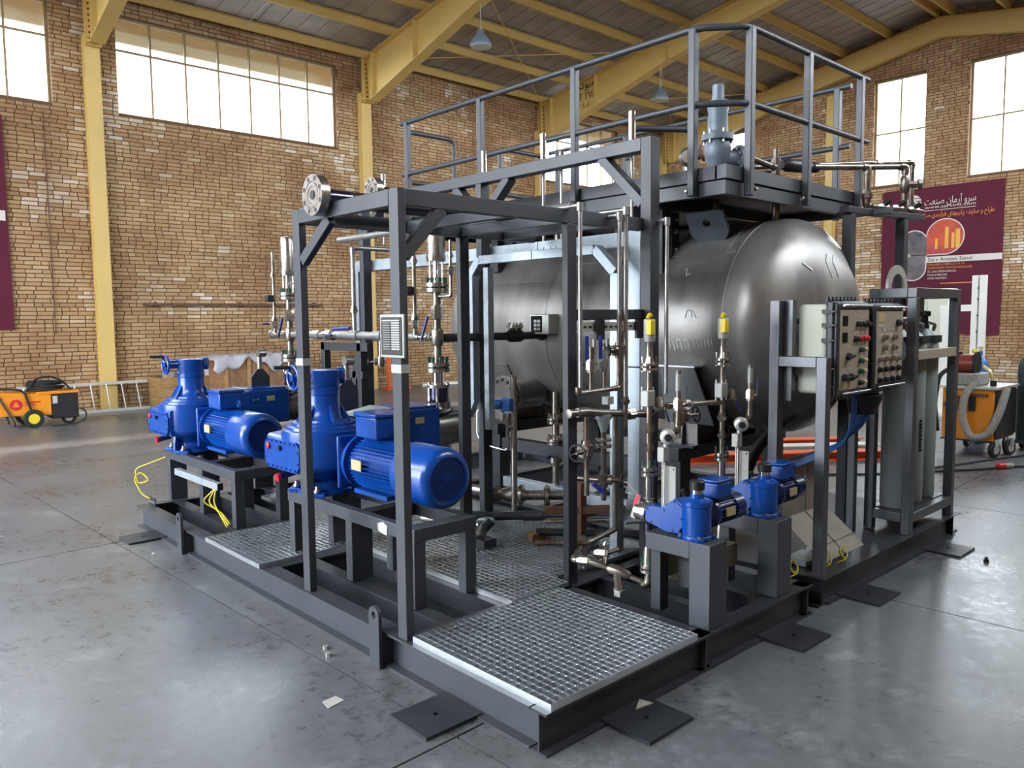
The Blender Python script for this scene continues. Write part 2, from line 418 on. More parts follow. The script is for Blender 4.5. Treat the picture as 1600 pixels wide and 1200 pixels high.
# windows: frame with mullions, every pane its own piece
def window(k, o, u, n, w, h, cols, rows):
    o=V(o);u=V(u);n=V(n); m=MB(); fw=.05
    def b(a,c,d,e): m.prism([(a,d),(c,d),(c,e),(a,e)],o+n*-.2,u,Z,n*.06)
    b(0,w,0,fw); b(0,w,h-fw,h); b(0,fw,fw,h-fw); b(w-fw,w,fw,h-fw)
    for c in cols[1:-1]: b(c*w-.022,c*w+.022,fw,h-fw)
    for i in range(len(cols)-1):
        for r in rows[1:-1]: b(max(fw,cols[i]*w+.022),min(w-fw,cols[i+1]*w-.022),r*h-.022,r*h+.022)
    f=tag(m.build('window_%d'%k,'window_frame',smooth=False),kind='structure')
    for a,c in zip(cols,cols[1:]):
        for d,e in zip(rows,rows[1:]):
            MB().prism([(a*w+.02,d*h+.02),(c*w-.02,d*h+.02),(c*w-.02,e*h-.02),(a*w+.02,e*h-.02)],o+n*-.172,u,Z,n*.006).build('pane','window_glass',f,smooth=False)
lin_=lambda n:[i/n for i in range(n+1)]
window(1,(lw[0][0],HY1,WZ0),X,-Y,lw[0][1]-lw[0][0],WZ1-WZ0,lin_(8),[0,.66,1])
window(2,(lw[1][0],HY1,WZ0),X,-Y,lw[1][1]-lw[1][0],WZ1-WZ0,lin_(7),[0,.66,1])
window(3,(lw[2][0],HY1,WZ0),X,-Y,lw[2][1]-lw[2][0],WZ1-WZ0,lin_(5),[0,.66,1])
for k,(a,b,c,d) in enumerate(ew): window(4+k,(HX1,a,c),-Y,-X,a-b,d-c,lin_(2),[0,.5,1])

# roof: backing, sheets, purlins, brace rods
ceil=MB()
def slope(m,y0,y1,t0,t1,x0=HX0-.3,x1=HX1+.4):
    m.prism([(y0,deck_z(y0)+t0),(y1,deck_z(y1)+t0),(y1,deck_z(y1)+t1),(y0,deck_z(y0)+t1)],(x0,0,0),Y,Z,(x1-x0,0,0))
slope(ceil,RIDGE,HY1+1.1,.035,.09); slope(ceil,HY0-.4,RIDGE,.035,.09)
ceiling=tag(ceil.build('ceiling','roof_sheet',smooth=False),kind='structure')
ef=MB(); slope(ef,HY1+.31,HY1+1.1,-.05,-.01); ef.build('eave_soffit','soffit',ceiling,smooth=False)
MB().box(HX0-.3,HX1+.4,HY1+1.02,HY1+1.1,8.36,deck_z(HY1+1.06)-.05).build('eave_fascia','soffit',ceiling,smooth=False)
x=HX0-.3
while x<HX1:
    for y0,y1 in ((RIDGE,HY1+1.08),(HY0-.38,RIDGE)):
        m=MB()
        for i in range(4): 
            xa=x+.004+i*.25; slope(m,y0,y1,0 if i%2 else .012,.03,xa,min(xa+.25,x+.996,HX1+.3))
        m.build('roof_sheet','roof_sheet',ceiling,smooth=False)
    x+=1.0
zp=[(-.005,-.1),(.005,-.1),(.005,.09),(.07,.09),(.07,.1),(-.005,.1)]
for y in [16.25-1.38*i for i in range(8)]+[RIDGE-.3-1.38*i for i in range(8)]:
    zc=deck_z(y)-.11
    prof=[(-.07,-.1),(.006,-.1),(.006,.088),(.07,.088),(.07,.1),(-.006,.1),(-.006,-.088),(-.07,-.088)]
    MB().extr((HX0,y,zc),(HX1-.01,y,zc),prof).build('purlin','yellow_steel',ceiling,smooth=False)
for p,q in (((9.6,15.7,8.75),(16.2,11.9,9.42)),((9.6,11.5,9.42),(16.2,16.2,8.7)),((2.8,15.7,8.75),(9.6,11.9,9.42)),((9.6,11.5,9.42),(16.2,7.2,10.1)),((16.3,11.7,9.42),(22.7,15.8,8.75)),((16.3,15.8,8.75),(22.7,11.7,9.42))):
    MB().cyl(p,q,.014,6).build('brace_rod','yellow_steel',ceiling)
for x in (6.2,12.9,19.6):
    for k in range(6):
        y=16.25-1.38*k; MB().cyl((x,y,deck_z(y)-.14),(x,y-1.38,deck_z(y-1.38)-.14),.007,5).build('sag_rod','alu',ceiling)

# portal frames
def portal_frame(x, label, half=.15):
    t=thing('portal_frame',label,'steel frame',(x,RIDGE,0),'yellow portal frames of the hall')
    for s,yw in ((1,HY1),(-1,HY0)):
        y0=yw-s*.02
        I=[(-half,-.11),(half,-.11),(half,-.095),(half-.02,-.095),(half-.02,.095),(half,.095),(half,.11),(-half,.11),(-half,.095),(-half+.02,.095),(-half+.02,-.095),(-half,-.095)]
        MB().extr((x,y0-s*.11,0),(x,y0-s*.11,8.0),I,up=Y).build('column','yellow_steel',t,smooth=False)
        mid=lambda d: RIDGE+s*(abs(yw-RIDGE)-d)
        pts=[(.02,7.95),(.62,7.72),(5.2,9.0),(10.0,lower_z(RIDGE)-.55)]
        top=[(10.0,lower_z(RIDGE)),(.02,lower_z(mid(.02)))]
        poly=[(mid(d),z) for d,z in pts+top]
        w=MB().prism(poly,(x-.006,0,0),Y,Z,(.012,0,0)); r=w.build('rafter_web','yellow_steel',t,smooth=False)
        lo=MB()
        for (d0,z0),(d1,z1) in zip(pts,pts[1:]): lo.bar((x,mid(d0),z0),(x,mid(d1),z1),half*2,.016)
        lo.build('bottom_flange','yellow_steel',t,smooth=False)
        MB().bar((x,mid(.02),top[1][1]),(x,mid(10),top[0][1]),half*2,.016).build('top_flange','yellow_steel',t,smooth=False)
        for d in (.72,2.6,5.2):
            lz=7.72+(d-.62)*(9.0-7.72)/4.58
            MB().bar((x,mid(d),lz),(x,mid(d),lower_z(mid(d))),half*1.9,.014,up=Y).build('stiffener','yellow_steel',t,smooth=False)
        e=MB().bar((x,mid(.36),7.72),(x,mid(.30),lower_z(mid(.30))),half*2.1,.03,up=Y)
        e.build('end_plate','yellow_steel',t,smooth=False)
        bm=MB()
        for k in range(8):
            z=7.86+k*.12
            for dx in (-.07,.07): bm.lathe((x+dx,mid(.385-.007*k),z),(0,-s,0),[(0,.022),(.025,.022)],6)
        tag(bm.build('bolts','rust',t),kind='stuff')
    return t
portal_frame(-4.05,'yellow steel portal frame nearest the camera side of the hall')
portal_frame(2.79,'yellow steel portal frame whose column stands beside the ladder on the left wall')
pf2=portal_frame(9.53,'yellow steel portal frame with deep haunch beside the long strip window')
pf3=portal_frame(16.2,'yellow steel portal frame with black painted lettering on its haunch')
portal_frame(22.8,'yellow steel portal frame against the brick end wall',.12)
w=MB().box(22.7,22.97,9.6,9.86,0,8.9); tag(w.build('wind_post','yellow_steel',smooth=False),'yellow steel post standing on the end wall behind the platform','post')

# pendant lamps
def pendant(x,y,z,ztop,label):
    t=thing('pendant_lamp',label,'lamp',(x,y,z),'high bay pendant lamps')
    MB().cyl((x,y,z+.36),(x,y,ztop),.008,6).build('suspension_rod','alu',t)
    MB().lathe((x,y,z),(0,0,1),[(0,.24),(.012,.245),(.08,.235),(.24,.14),(.27,.10),(.36,.075),(.37,0)],24).build('housing','valve_grey',t)
    MB().lathe((x,y,z-.004),(0,0,1),[(0,.0),(0,.225),(.006,.225),(.006,0)],24).build('lens','white_paint',t)
    MB().torus((x,y,z+.39),(0,1,0),.03,.006,12,6).build('hook','alu',t)
pendant(9.53,11.5,8.0,9.05,'white pendant high-bay lamp hanging from the haunched frame near the strip window')
pendant(16.2,11.55,8.0,9.05,'white pendant high-bay lamp further back above the platform rail')

# ---- Arabic-script helper: joined presentation forms in visual order
AR={'\u0627':(0xFE8D,0xFE8E),'\u0622':(0xFE81,0xFE82),'\u0628':(0xFE8F,0xFE90,0xFE91,0xFE92),'\u062A':(0xFE95,0xFE96,0xFE97,0xFE98),'\u062D':(0xFEA1,0xFEA2,0xFEA3,0xFEA4),
'\u062C':(0xFE9D,0xFE9E,0xFE9F,0xFEA0),'\u062F':(0xFEA9,0xFEAA),'\u0631':(0xFEAD,0xFEAE),'\u0632':(0xFEAF,0xFEB0),'\u0633':(0xFEB1,0xFEB2,0xFEB3,0xFEB4),'\u0635':(0xFEB9,0xFEBA,0xFEBB,0xFEBC),
'\u0637':(0xFEC1,0xFEC2,0xFEC3,0xFEC4),'\u0639':(0xFEC9,0xFECA,0xFECB,0xFECC),'\u0641':(0xFED1,0xFED2,0xFED3,0xFED4),'\u0642':(0xFED5,0xFED6,0xFED7,0xFED8),'\u0644':(0xFEDD,0xFEDE,0xFEDF,0xFEE0),'\u0645':(0xFEE1,0xFEE2,0xFEE3,0xFEE4),
'\u0646':(0xFEE5,0xFEE6,0xFEE7,0xFEE8),'\u0647':(0xFEE9,0xFEEA,0xFEEB,0xFEEC),'\u0648':(0xFEED,0xFEEE),'\u06CC':(0xFBFC,0xFBFD,0xFBFE,0xFBFF),'\u067E':(0xFB56,0xFB57,0xFB58,0xFB59),'\u06A9':(0xFB8E,0xFB8F,0xFB90,0xFB91)}
def arabic(s):
    o=[]
    for i,c in enumerate(s):
        if c not in AR: o.append(c); continue
        p=i>0 and s[i-1] in AR and len(AR[s[i-1]])==4; n=i+1<len(s) and s[i+1] in AR and len(AR[c])==4
        f=AR[c]; o.append(chr(f[3] if p and n else f[1] if p else f[2] if n else f[0]))
    return ''.join(reversed(o))
for body,z,sz in ((arabic('صوکت'),8.95,.36),('۰۹۱۲ ۲۷۸',8.62,.3),('۰۹۱۲ ۵۰۸',8.34,.24)):
    text('lettering',body,'dark_print',(16.19,14.95,z),(0,-1,0),(0,0,1),sz,pf3,depth=.003)
# ================================================================== skids
def ibeam(m,p,q,h=.2,w=.1,tf=.012,tw=.010,up=Z):
    a=w/2; b=h/2
    return m.extr(p,q,[(-a,-b),(a,-b),(a,-b+tf),(tw/2,-b+tf),(tw/2,b-tf),(a,b-tf),(a,b),(-a,b),(-a,b-tf),(-tw/2,b-tf),(-tw/2,-b+tf),(-a,-b+tf)],up)
def ring_plate(m,o,a,b,d,outer,hc,hr,n=24,extra=()):
    """plate with a round hole: outer = function angle -> radius from hole centre"""
    o=V(o);a=V(a);b=V(b);d=V(d); k=len(m.v)
    angs=sorted([2*math.pi*i/n for i in range(n)]+[q%(2*math.pi) for q in extra]); n=len(angs)
    for w in angs:
        c,s_=math.cos(w),math.sin(w); ro=outer(w)
        for rr in (ro,hr):
            p=o+a*(hc[0]+c*rr)+b*(hc[1]+s_*rr); m.v+=[tuple(p),tuple(p+d)]
    for i in range(n):
        A=k+i*4; B=k+((i+1)%n)*4
        m.f+=[[A,B,B+2,A+2],[A+1,A+3,B+3,B+1],[A,A+1,B+1,B],[A+2,B+2,B+3,A+3]]
    return m
def rect_r(x0,x1,y0,y1):
    def f(w):
        c,s_=math.cos(w),math.sin(w); t=[]
        if c>1e-6: t.append(x1/c)
        if c<-1e-6: t.append(x0/c)
        if s_>1e-6: t.append(y1/s_)
        if s_<-1e-6: t.append(y0/s_)
        return min(t)
    return f
def foot(parent,x,y,w=.34,d=.30):
    m=ring_plate(MB(),(x,y,0),X,Y,(0,0,.018),rect_r(-w/2,w/2,-d/2,d/2),(0,0),.016,32,[math.atan2(sy*d,sx*w) for sx in (-1,1) for sy in (-1,1)]); m.build('foot_plate','dark_paint',parent,smooth=False)
SH=.2
skA=thing('skid_base','grey steel skid base carrying the blue pumps and the zinc gratings','skid',(1.2,2.75,0))
AX,AY=2.45,5.5
for x in (.06,1.25,AX-.05): ibeam(MB(),(x,.11 if x<.1 else .01,.1),(x,AY,.1),w=.12 if x<.1 else .1).build('long_beam','grey_paint',skA,smooth=False)
for y in (.05,1.1,2.82,3.9,AY-.05): ibeam(MB(),(.0 if y<.1 else .13,y,.1),(AX,y,.1)).build('cross_beam','grey_paint' if y>.1 else 'dark_paint',skA,smooth=False)
for x in (.36,.78): ibeam(MB(),(x,1.15,.1),(x,AY-.1,.1),h=.196).build('pump_beam','dark_paint',skA,smooth=False)
for x in (1.6,2.0): ibeam(MB(),(x,.1,.1),(x,1.05,.1),h=.196,w=.08).build('pump_beam','dark_paint',skA,smooth=False)
MB().box(.12,AX-.1,.1,AY-.1,.03,.036).build('drip_tray','tray_black',skA,smooth=False)
for y in (1.31,4.28):
    g=MB().box(-.02,.055,y-.04,y+.04,.004,.19); g.build('lug_gusset','dark_paint',skA,bev=.002)
    m=MB(); ring_plate(m,(-.045,y,.30),Y,Z,(.022,0,0),lambda w:(.05 if math.sin(w)>=0 else rect_r(-.05,.05,-.295,.05)(w)),(0,0),.02,40,[math.atan2(-.295,.05),math.atan2(-.295,-.05)])
    m.build('lifting_lug','grey_paint',skA,smooth=False)
for x,y in ((-.13,.63),(.58,-.10),(2.01,-.10),(-.10,5.0)): foot(skA,x,y)
skB=thing('skid_base','dark steel skid base under the tank, control panels and cylinder rack','skid',(3.8,2.75,0))
for x in (2.62,5.05): ibeam(MB(),(x,.02,.1),(x,AY,.1)).build('long_beam','dark_paint',skB,smooth=False)
for y in (.06,1.4,2.75,4.1,AY-.05): ibeam(MB(),(2.68,y,.1),(5.0,y,.1),w=.12 if y<.1 else .1).build('cross_beam','dark_paint',skB,smooth=False)
MB().box(2.66,5.0,.1,1.35,.192,.2).build('deck_plate','dark_paint',skB,smooth=False)
MB().box(2.56,5.1,-.02,.12,.2,.206).build('edge_plate','dark_paint',skB,smooth=False)
for x,y in ((3.05,-.10),(4.57,-.10)): foot(skB,x,y)
MB().box(4.98,5.25,.05,.3,0,.016).build('foot_plate','dark_paint',skB,smooth=False)

# ---- gratings: bearing bars + cross bars in a banding frame
def grating(x0,x1,y0,y1,label,z0=.2,h=.034):
    t=thing('floor_grating',label,'grating',((x0+x1)/2,(y0+y1)/2,z0),'zinc bar gratings on the skid')
    b=MB(); e=.005
    b.box(x0,x1,y0,y0+e,z0,z0+h); b.box(x0,x1,y1-e,y1,z0,z0+h); b.box(x0,x0+e,y0+e,y1-e,z0,z0+h); b.box(x1-e,x1,y0+e,y1-e,z0,z0+h)
    b.build('banding','grating_zinc',t,smooth=False)
    m=MB(); n=max(2,round((x1-x0)/.044)); 
    for i in range(1,n): x=x0+(x1-x0)*i/n; m.box(x-.0045,x+.0045,y0+e,y1-e,z0+.002,z0+h)
    tag(m.build('bearing_bars','grating_zinc',t,smooth=False),kind='stuff')
    m=MB(); n=max(2,round((y1-y0)/.05))
    for i in range(1,n): y=y0+(y1-y0)*i/n; m.box(x0+e,x1-e,y-.003,y+.003,z0+h-.008,z0+h-.001)
    tag(m.build('cross_bars','grating_zinc',t,smooth=False),kind='stuff')
grating(.035,1.16,.005,1.05,'large zinc grating at the front corner of the skid')
grating(.78,1.28,1.07,2.0,'zinc grating between the near pump stand and the black post')
grating(.78,1.28,2.03,3.2,'zinc grating behind the near pump motor')
grating(1.31,2.3,1.20,2.0,'zinc grating right of the black inner post under the tank front')
grating(1.31,2.3,2.03,2.9,'zinc grating with pipe scraps lying on it')
grating(-.01,.93,2.83,3.80,'zinc grating between the two big pump stands')
grating(.97,1.28,3.23,4.9,'zinc grating beside the far blue pump')
grating(1.31,2.3,2.93,4.6,'zinc grating behind the near pump liquid end')

# ================================================================== steel frames over the skid
def rhs(name,parent,p,q,w,h,mat_='grey_paint',up=None): return MB().bar(p,q,w,h,up).build(name,mat_,parent,bev=.004)
fr=thing('pipe_support_frame','low grey steel pipe support frame over the big pumps with name plate','frame',(.6,1.6,.2))
T=2.62
rhs('post',fr,(.042,1.12,SH),(.042,1.12,T),.05,.085,up=Y)
rhs('post',fr,(.042,2.19,SH),(.042,2.19,T),.05,.085,up=Y)
rhs('post',fr,(1.345,1.115,SH),(1.345,1.115,T-.09),.085,.05,'dark_paint',up=Y)
rhs('post',fr,(1.345,2.19,SH),(1.345,2.19,T-.09),.085,.05,'dark_paint',up=Y)
rhs('top_beam',fr,(.042,1.165,T-.045),(.042,2.145,T-.045),.05,.088)
rhs('top_beam',fr,(.068,1.12,T-.045),(2.07,1.12,T-.045),.05,.088)
rhs('top_beam',fr,(.068,2.19,T-.045),(2.07,2.19,T-.045),.05,.088)
for x in (.86,1.345,1.75): rhs('cross_member',fr,(x,1.147,T-.05),(x,2.163,T-.05),.05,.07)
rhs('knee_brace',fr,(.07,1.12,2.27),(.33,1.12,2.535),.044,.07)
rhs('knee_brace',fr,(.042,2.14,2.30),(.042,1.80,2.53),.044,.07)
for y in (1.12,2.19): MB().box(.014,.072,y-.046,y+.046,1.655,1.70).build('tape_band','tape',fr)
for p in ((.0,1.10,1.60),): 
    pl=MB().box(.004,.016,1.03,1.25,1.735,1.965); pl=pl.build('name_plate','silver_label',fr,bev=.004)
    MB().box(.0,.004,1.045,1.235,1.75,1.95).build('plate_face','black_plastic',pl,bev=.002)
    for k in range(13):
        z=1.928-.0125*k
        if k==0: MB().box(-.003,0,1.06,1.22,z,z+.008).build('plate_row','silver_label',pl)
        else:
            MB().box(-.003,0,1.06,1.135,z,z+.008).build('plate_row','silver_label',pl); MB().box(-.003,0,1.15,1.215,z+.002,z+.005).build('plate_text','silver_label',pl)
tf=thing('tall_pipe_frame','tall grey steel frame standing between the pipe rack and the tank platform','frame',(2.12,2.9,.2))
TT=3.17
for y in (1.075,2.86,4.74): rhs('post',tf,(2.12,y,SH),(2.12,y,TT if y<2 else TT-.09),.1,.09 if y<2 else .07,'dark_paint' if y<2 else 'grey_paint',up=Y)
rhs('top_beam',tf,(2.12,1.12,TT-.045),(2.12,4.8,TT-.045),.1,.09)
rhs('knee_brace',tf,(2.12,1.12,2.72),(2.12,1.5,3.09),.09,.07)
rhs('knee_brace',tf,(2.12,2.82,2.80),(2.12,2.50,3.09),.09,.07); rhs('knee_brace',tf,(2.12,2.90,2.80),(2.12,3.2,3.09),.09,.07)
rhs('knee_brace',tf,(2.12,4.70,2.80),(2.12,4.4,3.09),.09,.07)
rhs('rail',tf,(1.39,1.12,1.955),(2.07,1.12,1.955),.06,.07,'dark_paint')
# perforated strut channel under the rail
m=MB()
st=thing('strut_channel','perforated grey strut channel hanging under the black rail','channel',(1.75,1.1,1.8))
MB().box(1.43,2.08,1.095,1.10,1.845,1.905).build('channel_web','alu',st); MB().box(1.43,2.08,1.10,1.13,1.845,1.85).build('channel_lip','alu',st); MB().box(1.43,2.08,1.10,1.13,1.90,1.905).build('channel_lip','alu',st)
for i in range(12): MB().box(1.455+i*.052,1.48+i*.052,1.0915,1.0955,1.868,1.882).build('slot','black_plastic',st)
for x in (1.6,2.02): MB().box(x-.04,x+.04,1.075,1.095,1.79,1.92).build('clamp','black_paint',st)
# header support frame far left
hf=thing('header_support_frame','dark low steel frame carrying the discharge header behind the pumps','frame',(1.6,4.5,.2))
rhs('post',hf,(1.62,4.72,SH),(1.62,4.72,1.72),.07,.07,'dark_paint',up=Y)
rhs('post',hf,(1.62,4.05,SH),(1.62,4.05,1.72),.07,.07,'dark_paint',up=Y)
rhs('top_beam',hf,(1.62,3.9,1.68),(1.62,4.76,1.68),.07,.08,'dark_paint')
rhs('mid_rail',hf,(1.62,4.0,1.42),(1.62,4.72,1.42),.06,.07,'grey_paint')
rhs('leg',hf,(1.62,4.33,SH),(1.62,4.12,1.6),.06,.07,'dark_paint',up=Y)

# ================================================================== tank
TX,TZ,TR,TY0,TY1=3.6,1.85,.85,.80,4.05
tank=thing('pressure_tank','large bare steel horizontal pressure tank under the railed platform','tank',(TX,2.8,.2))
MB().lathe((TX,TY0+.1,TZ),(0,1,0),[(0,TR),(TY1-TY0-.2,TR)],96).build('shell','tank_steel',tank)
def head(y,s):
    pr=[(0,TR),(.1,TR)]
    for i in range(1,17):
        w=math.pi/2*i/16; pr.append((.1+.5*TR*math.sin(w),TR*math.cos(w) if i<16 else 0))
    return MB().lathe((TX,y,TZ),(0,s,0),pr,96)
hd=head(TY0+.1,-1).build('dished_head','tank_steel',tank); head(TY1-.1,1).build('dished_head','tank_steel',tank)
def weld_ring(y,r,rad=.006): MB().torus((TX,y,TZ),(0,1,0),r,rad,96,6).build('weld_seam','weld',tank)
weld_ring(TY0+.1,TR); weld_ring(TY0+.1-.0-.27,TR*math.cos(math.asin(.27/ .425))*1.0+.001,.004); weld_ring(2.75,TR,.005)
def shell_pt(ang,y,r=TR): return (TX-r*math.cos(R(ang)),y,TZ+r*math.sin(R(ang)))   # ang from the -x side upward
for a0,ya,yb in ((42,TY0+.12,2.7),(30,2.8,3.9)): MB().tube([shell_pt(a0,ya,TR+.001),shell_pt(a0,yb,TR+.001)],.004,6).build('weld_seam','weld',tank)
# lifting lug on a doubler pad near the front head
pad=MB(); n=12; A0,A1=36,74
for i in range(n):
    a,b=A0+(A1-A0)*i/n,A0+(A1-A0)*(i+1)/n
    q=[shell_pt(a,1.0,TR+.012),shell_pt(b,1.0,TR+.012),shell_pt(b,1.42,TR+.012),shell_pt(a,1.42,TR+.012)]; q2=[shell_pt(a,1.0,TR-.01),shell_pt(b,1.0,TR-.01),shell_pt(b,1.42,TR-.01),shell_pt(a,1.42,TR-.01)]
    pad.add(q+q2,[[0,1,2,3],[0,4,5,1],[2,6,7,3],[1,5,6,2],[3,7,4,0]])
pad.build('doubler_pad','tank_steel',tank)
for ly in (1.2,3.4):
    c=V(shell_pt(52,ly,TR+.0)); u_=V((-math.cos(R(60)),0,math.sin(R(60)))); k=MB()
    poly=[(-.20,-.02),(.20,-.02),(.14,.22),(.10,.26),(-.08,.26),(-.12,.22)]
    k=MB(); ring_plate(k,c,Y,u_,V((math.sin(R(60)),0,math.cos(R(60))))*.03,lambda w:min(rect_r(-.17,.17,-.17,.10)(w),.19),(0,.16),.035,40)
    k.build('lifting_lug','lug_steel',tank)
# nozzles on top into the platform
for x,y,r in ((3.35,1.35,.035),(3.6,.95,.03),(3.2,3.0,.05)): MB().cyl((x,y,TZ+.6),(x,y,2.86),r,16).build('top_nozzle','pipe_steel',tank)
# saddles
for sy in (1.35,3.5):
    m=MB(); n=24; r0=TR+.002
    for i in range(n):
        a,b=-25-130*i/n,-25-130*(i+1)/n
        q=[shell_pt(a,sy-.16,r0),shell_pt(b,sy-.16,r0),shell_pt(b,sy+.16,r0),shell_pt(a,sy+.16,r0)]; q2=[shell_pt(a,sy-.16,r0+.014),shell_pt(b,sy-.16,r0+.014),shell_pt(b,sy+.16,r0+.014),shell_pt(a,sy+.16,r0+.014)]
        m.add(q+q2,[[4,5,6,7],[0,4,5,1],[2,6,7,3]]+([[0,3,7,4]] if i==0 else [])+([[1,5,6,2]] if i==n-1 else []))
    m.build('wear_plate','tank_steel',tank)
    w=MB(); bot=[]; 
    for i in range(25):
        a=-38-104*i/24; p=shell_pt(a,sy,TR+.01); bot.append((p[0],p[2]))
    poly=bot+[(TX+.72,.92),(TX-.72,.92)]
    w.prism(poly,(0,sy-.012,0),X,Z,(0,.024,0)); w.build('saddle_web','tank_steel',tank,smooth=False)
    for x in (-.66,-.22,.22,.66):
        zt=TZ-math.sqrt(TR*TR-x*x)-.005
        MB().box(TX+x-.01,TX+x+.01,sy-.13,sy+.13,.92,zt).build('saddle_rib','tank_steel',tank,smooth=False)
    MB().box(TX-.76,TX+.76,sy-.15,sy+.15,.9,.92).build('saddle_base','dark_paint',tank,smooth=False)
# slanted gusset bracket on the near side of the shell
gx=2.86
MB().prism([(1.42,1.545),(1.10,1.545),(.92,1.12),(1.36,1.12)],(gx-.16,0,0),Y,Z,(.016,0,0)).build('side_bracket_plate','bracket_steel',tank,bev=.003)
MB().box(gx-.165,gx+.06,1.09,1.44,1.545,1.562).build('bracket_cap','weld',tank,bev=.003)
for y in (1.22,): MB().prism([(0,1.12),(.3,1.12),(.02,1.54),(0,1.54)],(gx-.15,y,0),X,Z,(0,.014,0)).build('bracket_rib','bracket_steel',tank)
# pen marks
def stroke(pts,w=.004):
    MB().tube([shell_pt(a,y,TR+.001) for a,y in pts],w,5,bend=.01).build('chalk_mark','chalk',tank)
for i in range(3): stroke([(-11,1.36-.07*i),(-6,1.37-.07*i),(-6.5,1.33-.07*i),(-12,1.32-.07*i)],.006)
for i in range(6): stroke([(-11+.4*i,1.13-.03*i),(-6,1.14-.03*i)],.004)
stroke([(5,1.22),(9,1.21),(9,1.17),(5.5,1.16)]); stroke([(9,1.16),(5,1.12)])
stroke([(2,2.2),(5,2.22),(4,2.15),(7,2.12)]); stroke([(33,1.5),(30,1.49)]); stroke([(33,1.3),(28,1.28),(30,1.25)])
def hstroke(pts,w=.006):
    MB().tube([(x,TY0+.1-.1-.425*math.sqrt(max(0,1-((x-TX)**2+(z-TZ)**2)/TR**2))-.002,z) for x,z in pts],w,5,bend=.01).build('chalk_mark','weld',tank)
for dx in (0,.1): hstroke([(3.5+dx,2.22),(3.47+dx,2.34),(3.52+dx,2.40)],.0035)
hstroke([(3.2,2.32),(3.27,2.27)],.006)
# steel support frame below the saddles
sf=thing('tank_support_frame','grey steel frame of posts and beams holding the tank saddles','frame',(TX,2.75,.2))
for sy in (1.35,3.5):
    for x in (2.86,4.34): rhs('post',sf,(x,sy,SH),(x,sy,.80),.14,.14,'dark_paint',up=Y)
    rhs('beam',sf,(2.76,sy,.85),(4.44,sy,.85),.15,.1,'dark_paint')
for x in (2.86,4.34): rhs('tie_beam',sf,(x,1.43,.7),(x,3.42,.7),.1,.12,'dark_paint')
for z in (.32,): rhs('low_tie',sf,(2.86,1.43,z),(2.86,3.42,z),.08,.1,'galvanised')

# ================================================================== platform with handrails
pf=thing('access_platform','grey steel access platform with pipe handrails above the tank','platform',(3.6,2.7,2.78))
PX0,PX1,PY0,PY1,PZ0,PZ1=2.53,4.66,.74,4.60,2.79,2.99
for (a,b) in (((PX0+.03,PY0),(PX0+.03,PY1)),((PX1-.03,PY0),(PX1-.03,PY1))):
    MB().box(a[0]-.03,a[0]+.03,a[1]+.06,b[1]-.06,PZ0,PZ0+.095).build('lower_channel','grey_paint',pf,smooth=False)
    MB().box(a[0]-.045,a[0]+.045,a[1]+.06,b[1]-.06,PZ0+.105,PZ1).build('toe_board','grey_paint',pf,smooth=False)
for y in (PY0+.03,PY1-.03):
    MB().box(PX0,PX1,y-.03,y+.03,PZ0,PZ0+.095).build('lower_channel','grey_paint',pf,smooth=False)
    MB().box(PX0-.015,PX1+.015,y-.045,y+.045,PZ0+.105,PZ1).build('toe_board','grey_paint',pf,smooth=False)
MB().box(PX0+.06,PX1-.06,PY0+.06,PY1-.06,PZ0+.08,PZ0+.10).build('deck_plate','dark_paint',pf,smooth=False)
for y in (1.5,2.6,3.7): MB().box(PX0+.06,PX1-.06,y-.03,y+.03,PZ0-.0,PZ0+.08).build('deck_joist','dark_paint',pf,smooth=False)
RZ=3.95; MZ=3.43; rr=.024
def rpost(x,y,z1,z0=PZ0-.0): 
    p=MB().box(x-.028,x+.028,y-.028,y+.028,z0,z1).build('rail_post','grey_paint',pf,bev=.006)
    bl=MB().lathe((x-.034,y,z0+.06),(-1,0,0),[(0,.014),(.01,.014)],8); 
rl=PX0-.046; rb=PY0-.046; rx=PX1+.046
for y in (.98,2.12,3.30,4.46): rpost(rl,y,RZ)
for x in (2.76,3.60,4.52): rpost(x,rb,RZ)
for y in (.98,2.3,3.4,4.46): rpost(rx,y,RZ)
for z in (RZ,MZ):
    MB().tube([(rl,4.56,z),(rl,.96,z),(2.72,rb,z),(4.66,rb,z)],rr,12,bend=.09).build('top_rail' if z==RZ else 'mid_rail','grey_paint',pf)
    MB().tube([(rx,.86,z),(rx,4.60,z)],rr,12).build('top_rail' if z==RZ else 'mid_rail','grey_paint',pf)
ye=PY1+.02
for xa,xb in ((2.60,3.22),(3.9,4.6)):
    MB().tube([(xa,ye,PZ1-.2),(xa,ye,RZ-.05),(xb,ye,RZ-.05),(xb,ye,PZ1-.2)],rr,12,bend=.07).build('end_guard','grey_paint',pf)
    MB().tube([(xa,ye,MZ-.05),(xb,ye,MZ-.05)],rr,12).build('end_guard_bar','grey_paint',pf)
for x,y in ((2.95,2.0),(2.95,3.6),(4.25,2.0),(4.25,3.6)):
    MB().bar((x,y,2.55 if abs(x-3.6)<.6 else 2.4),(x,y,PZ0+.01),.1,.1,up=Y).build('support_leg','dark_paint',pf,smooth=False)
lg=MB().box(2.86,2.96,1.52,1.56,2.28,2.8).build('support_leg','dark_paint',pf,smooth=False)
fl=MB().box(2.96,3.06,1.50,1.58,2.3,2.78).build('bolted_plate','black_paint',pf)
for z in (2.38,2.47,2.62,2.72): MB().lathe((3.01,1.50,z),(0,-1,0),[(0,.022),(.03,.02)],8).build('bolt','stainless',fl)
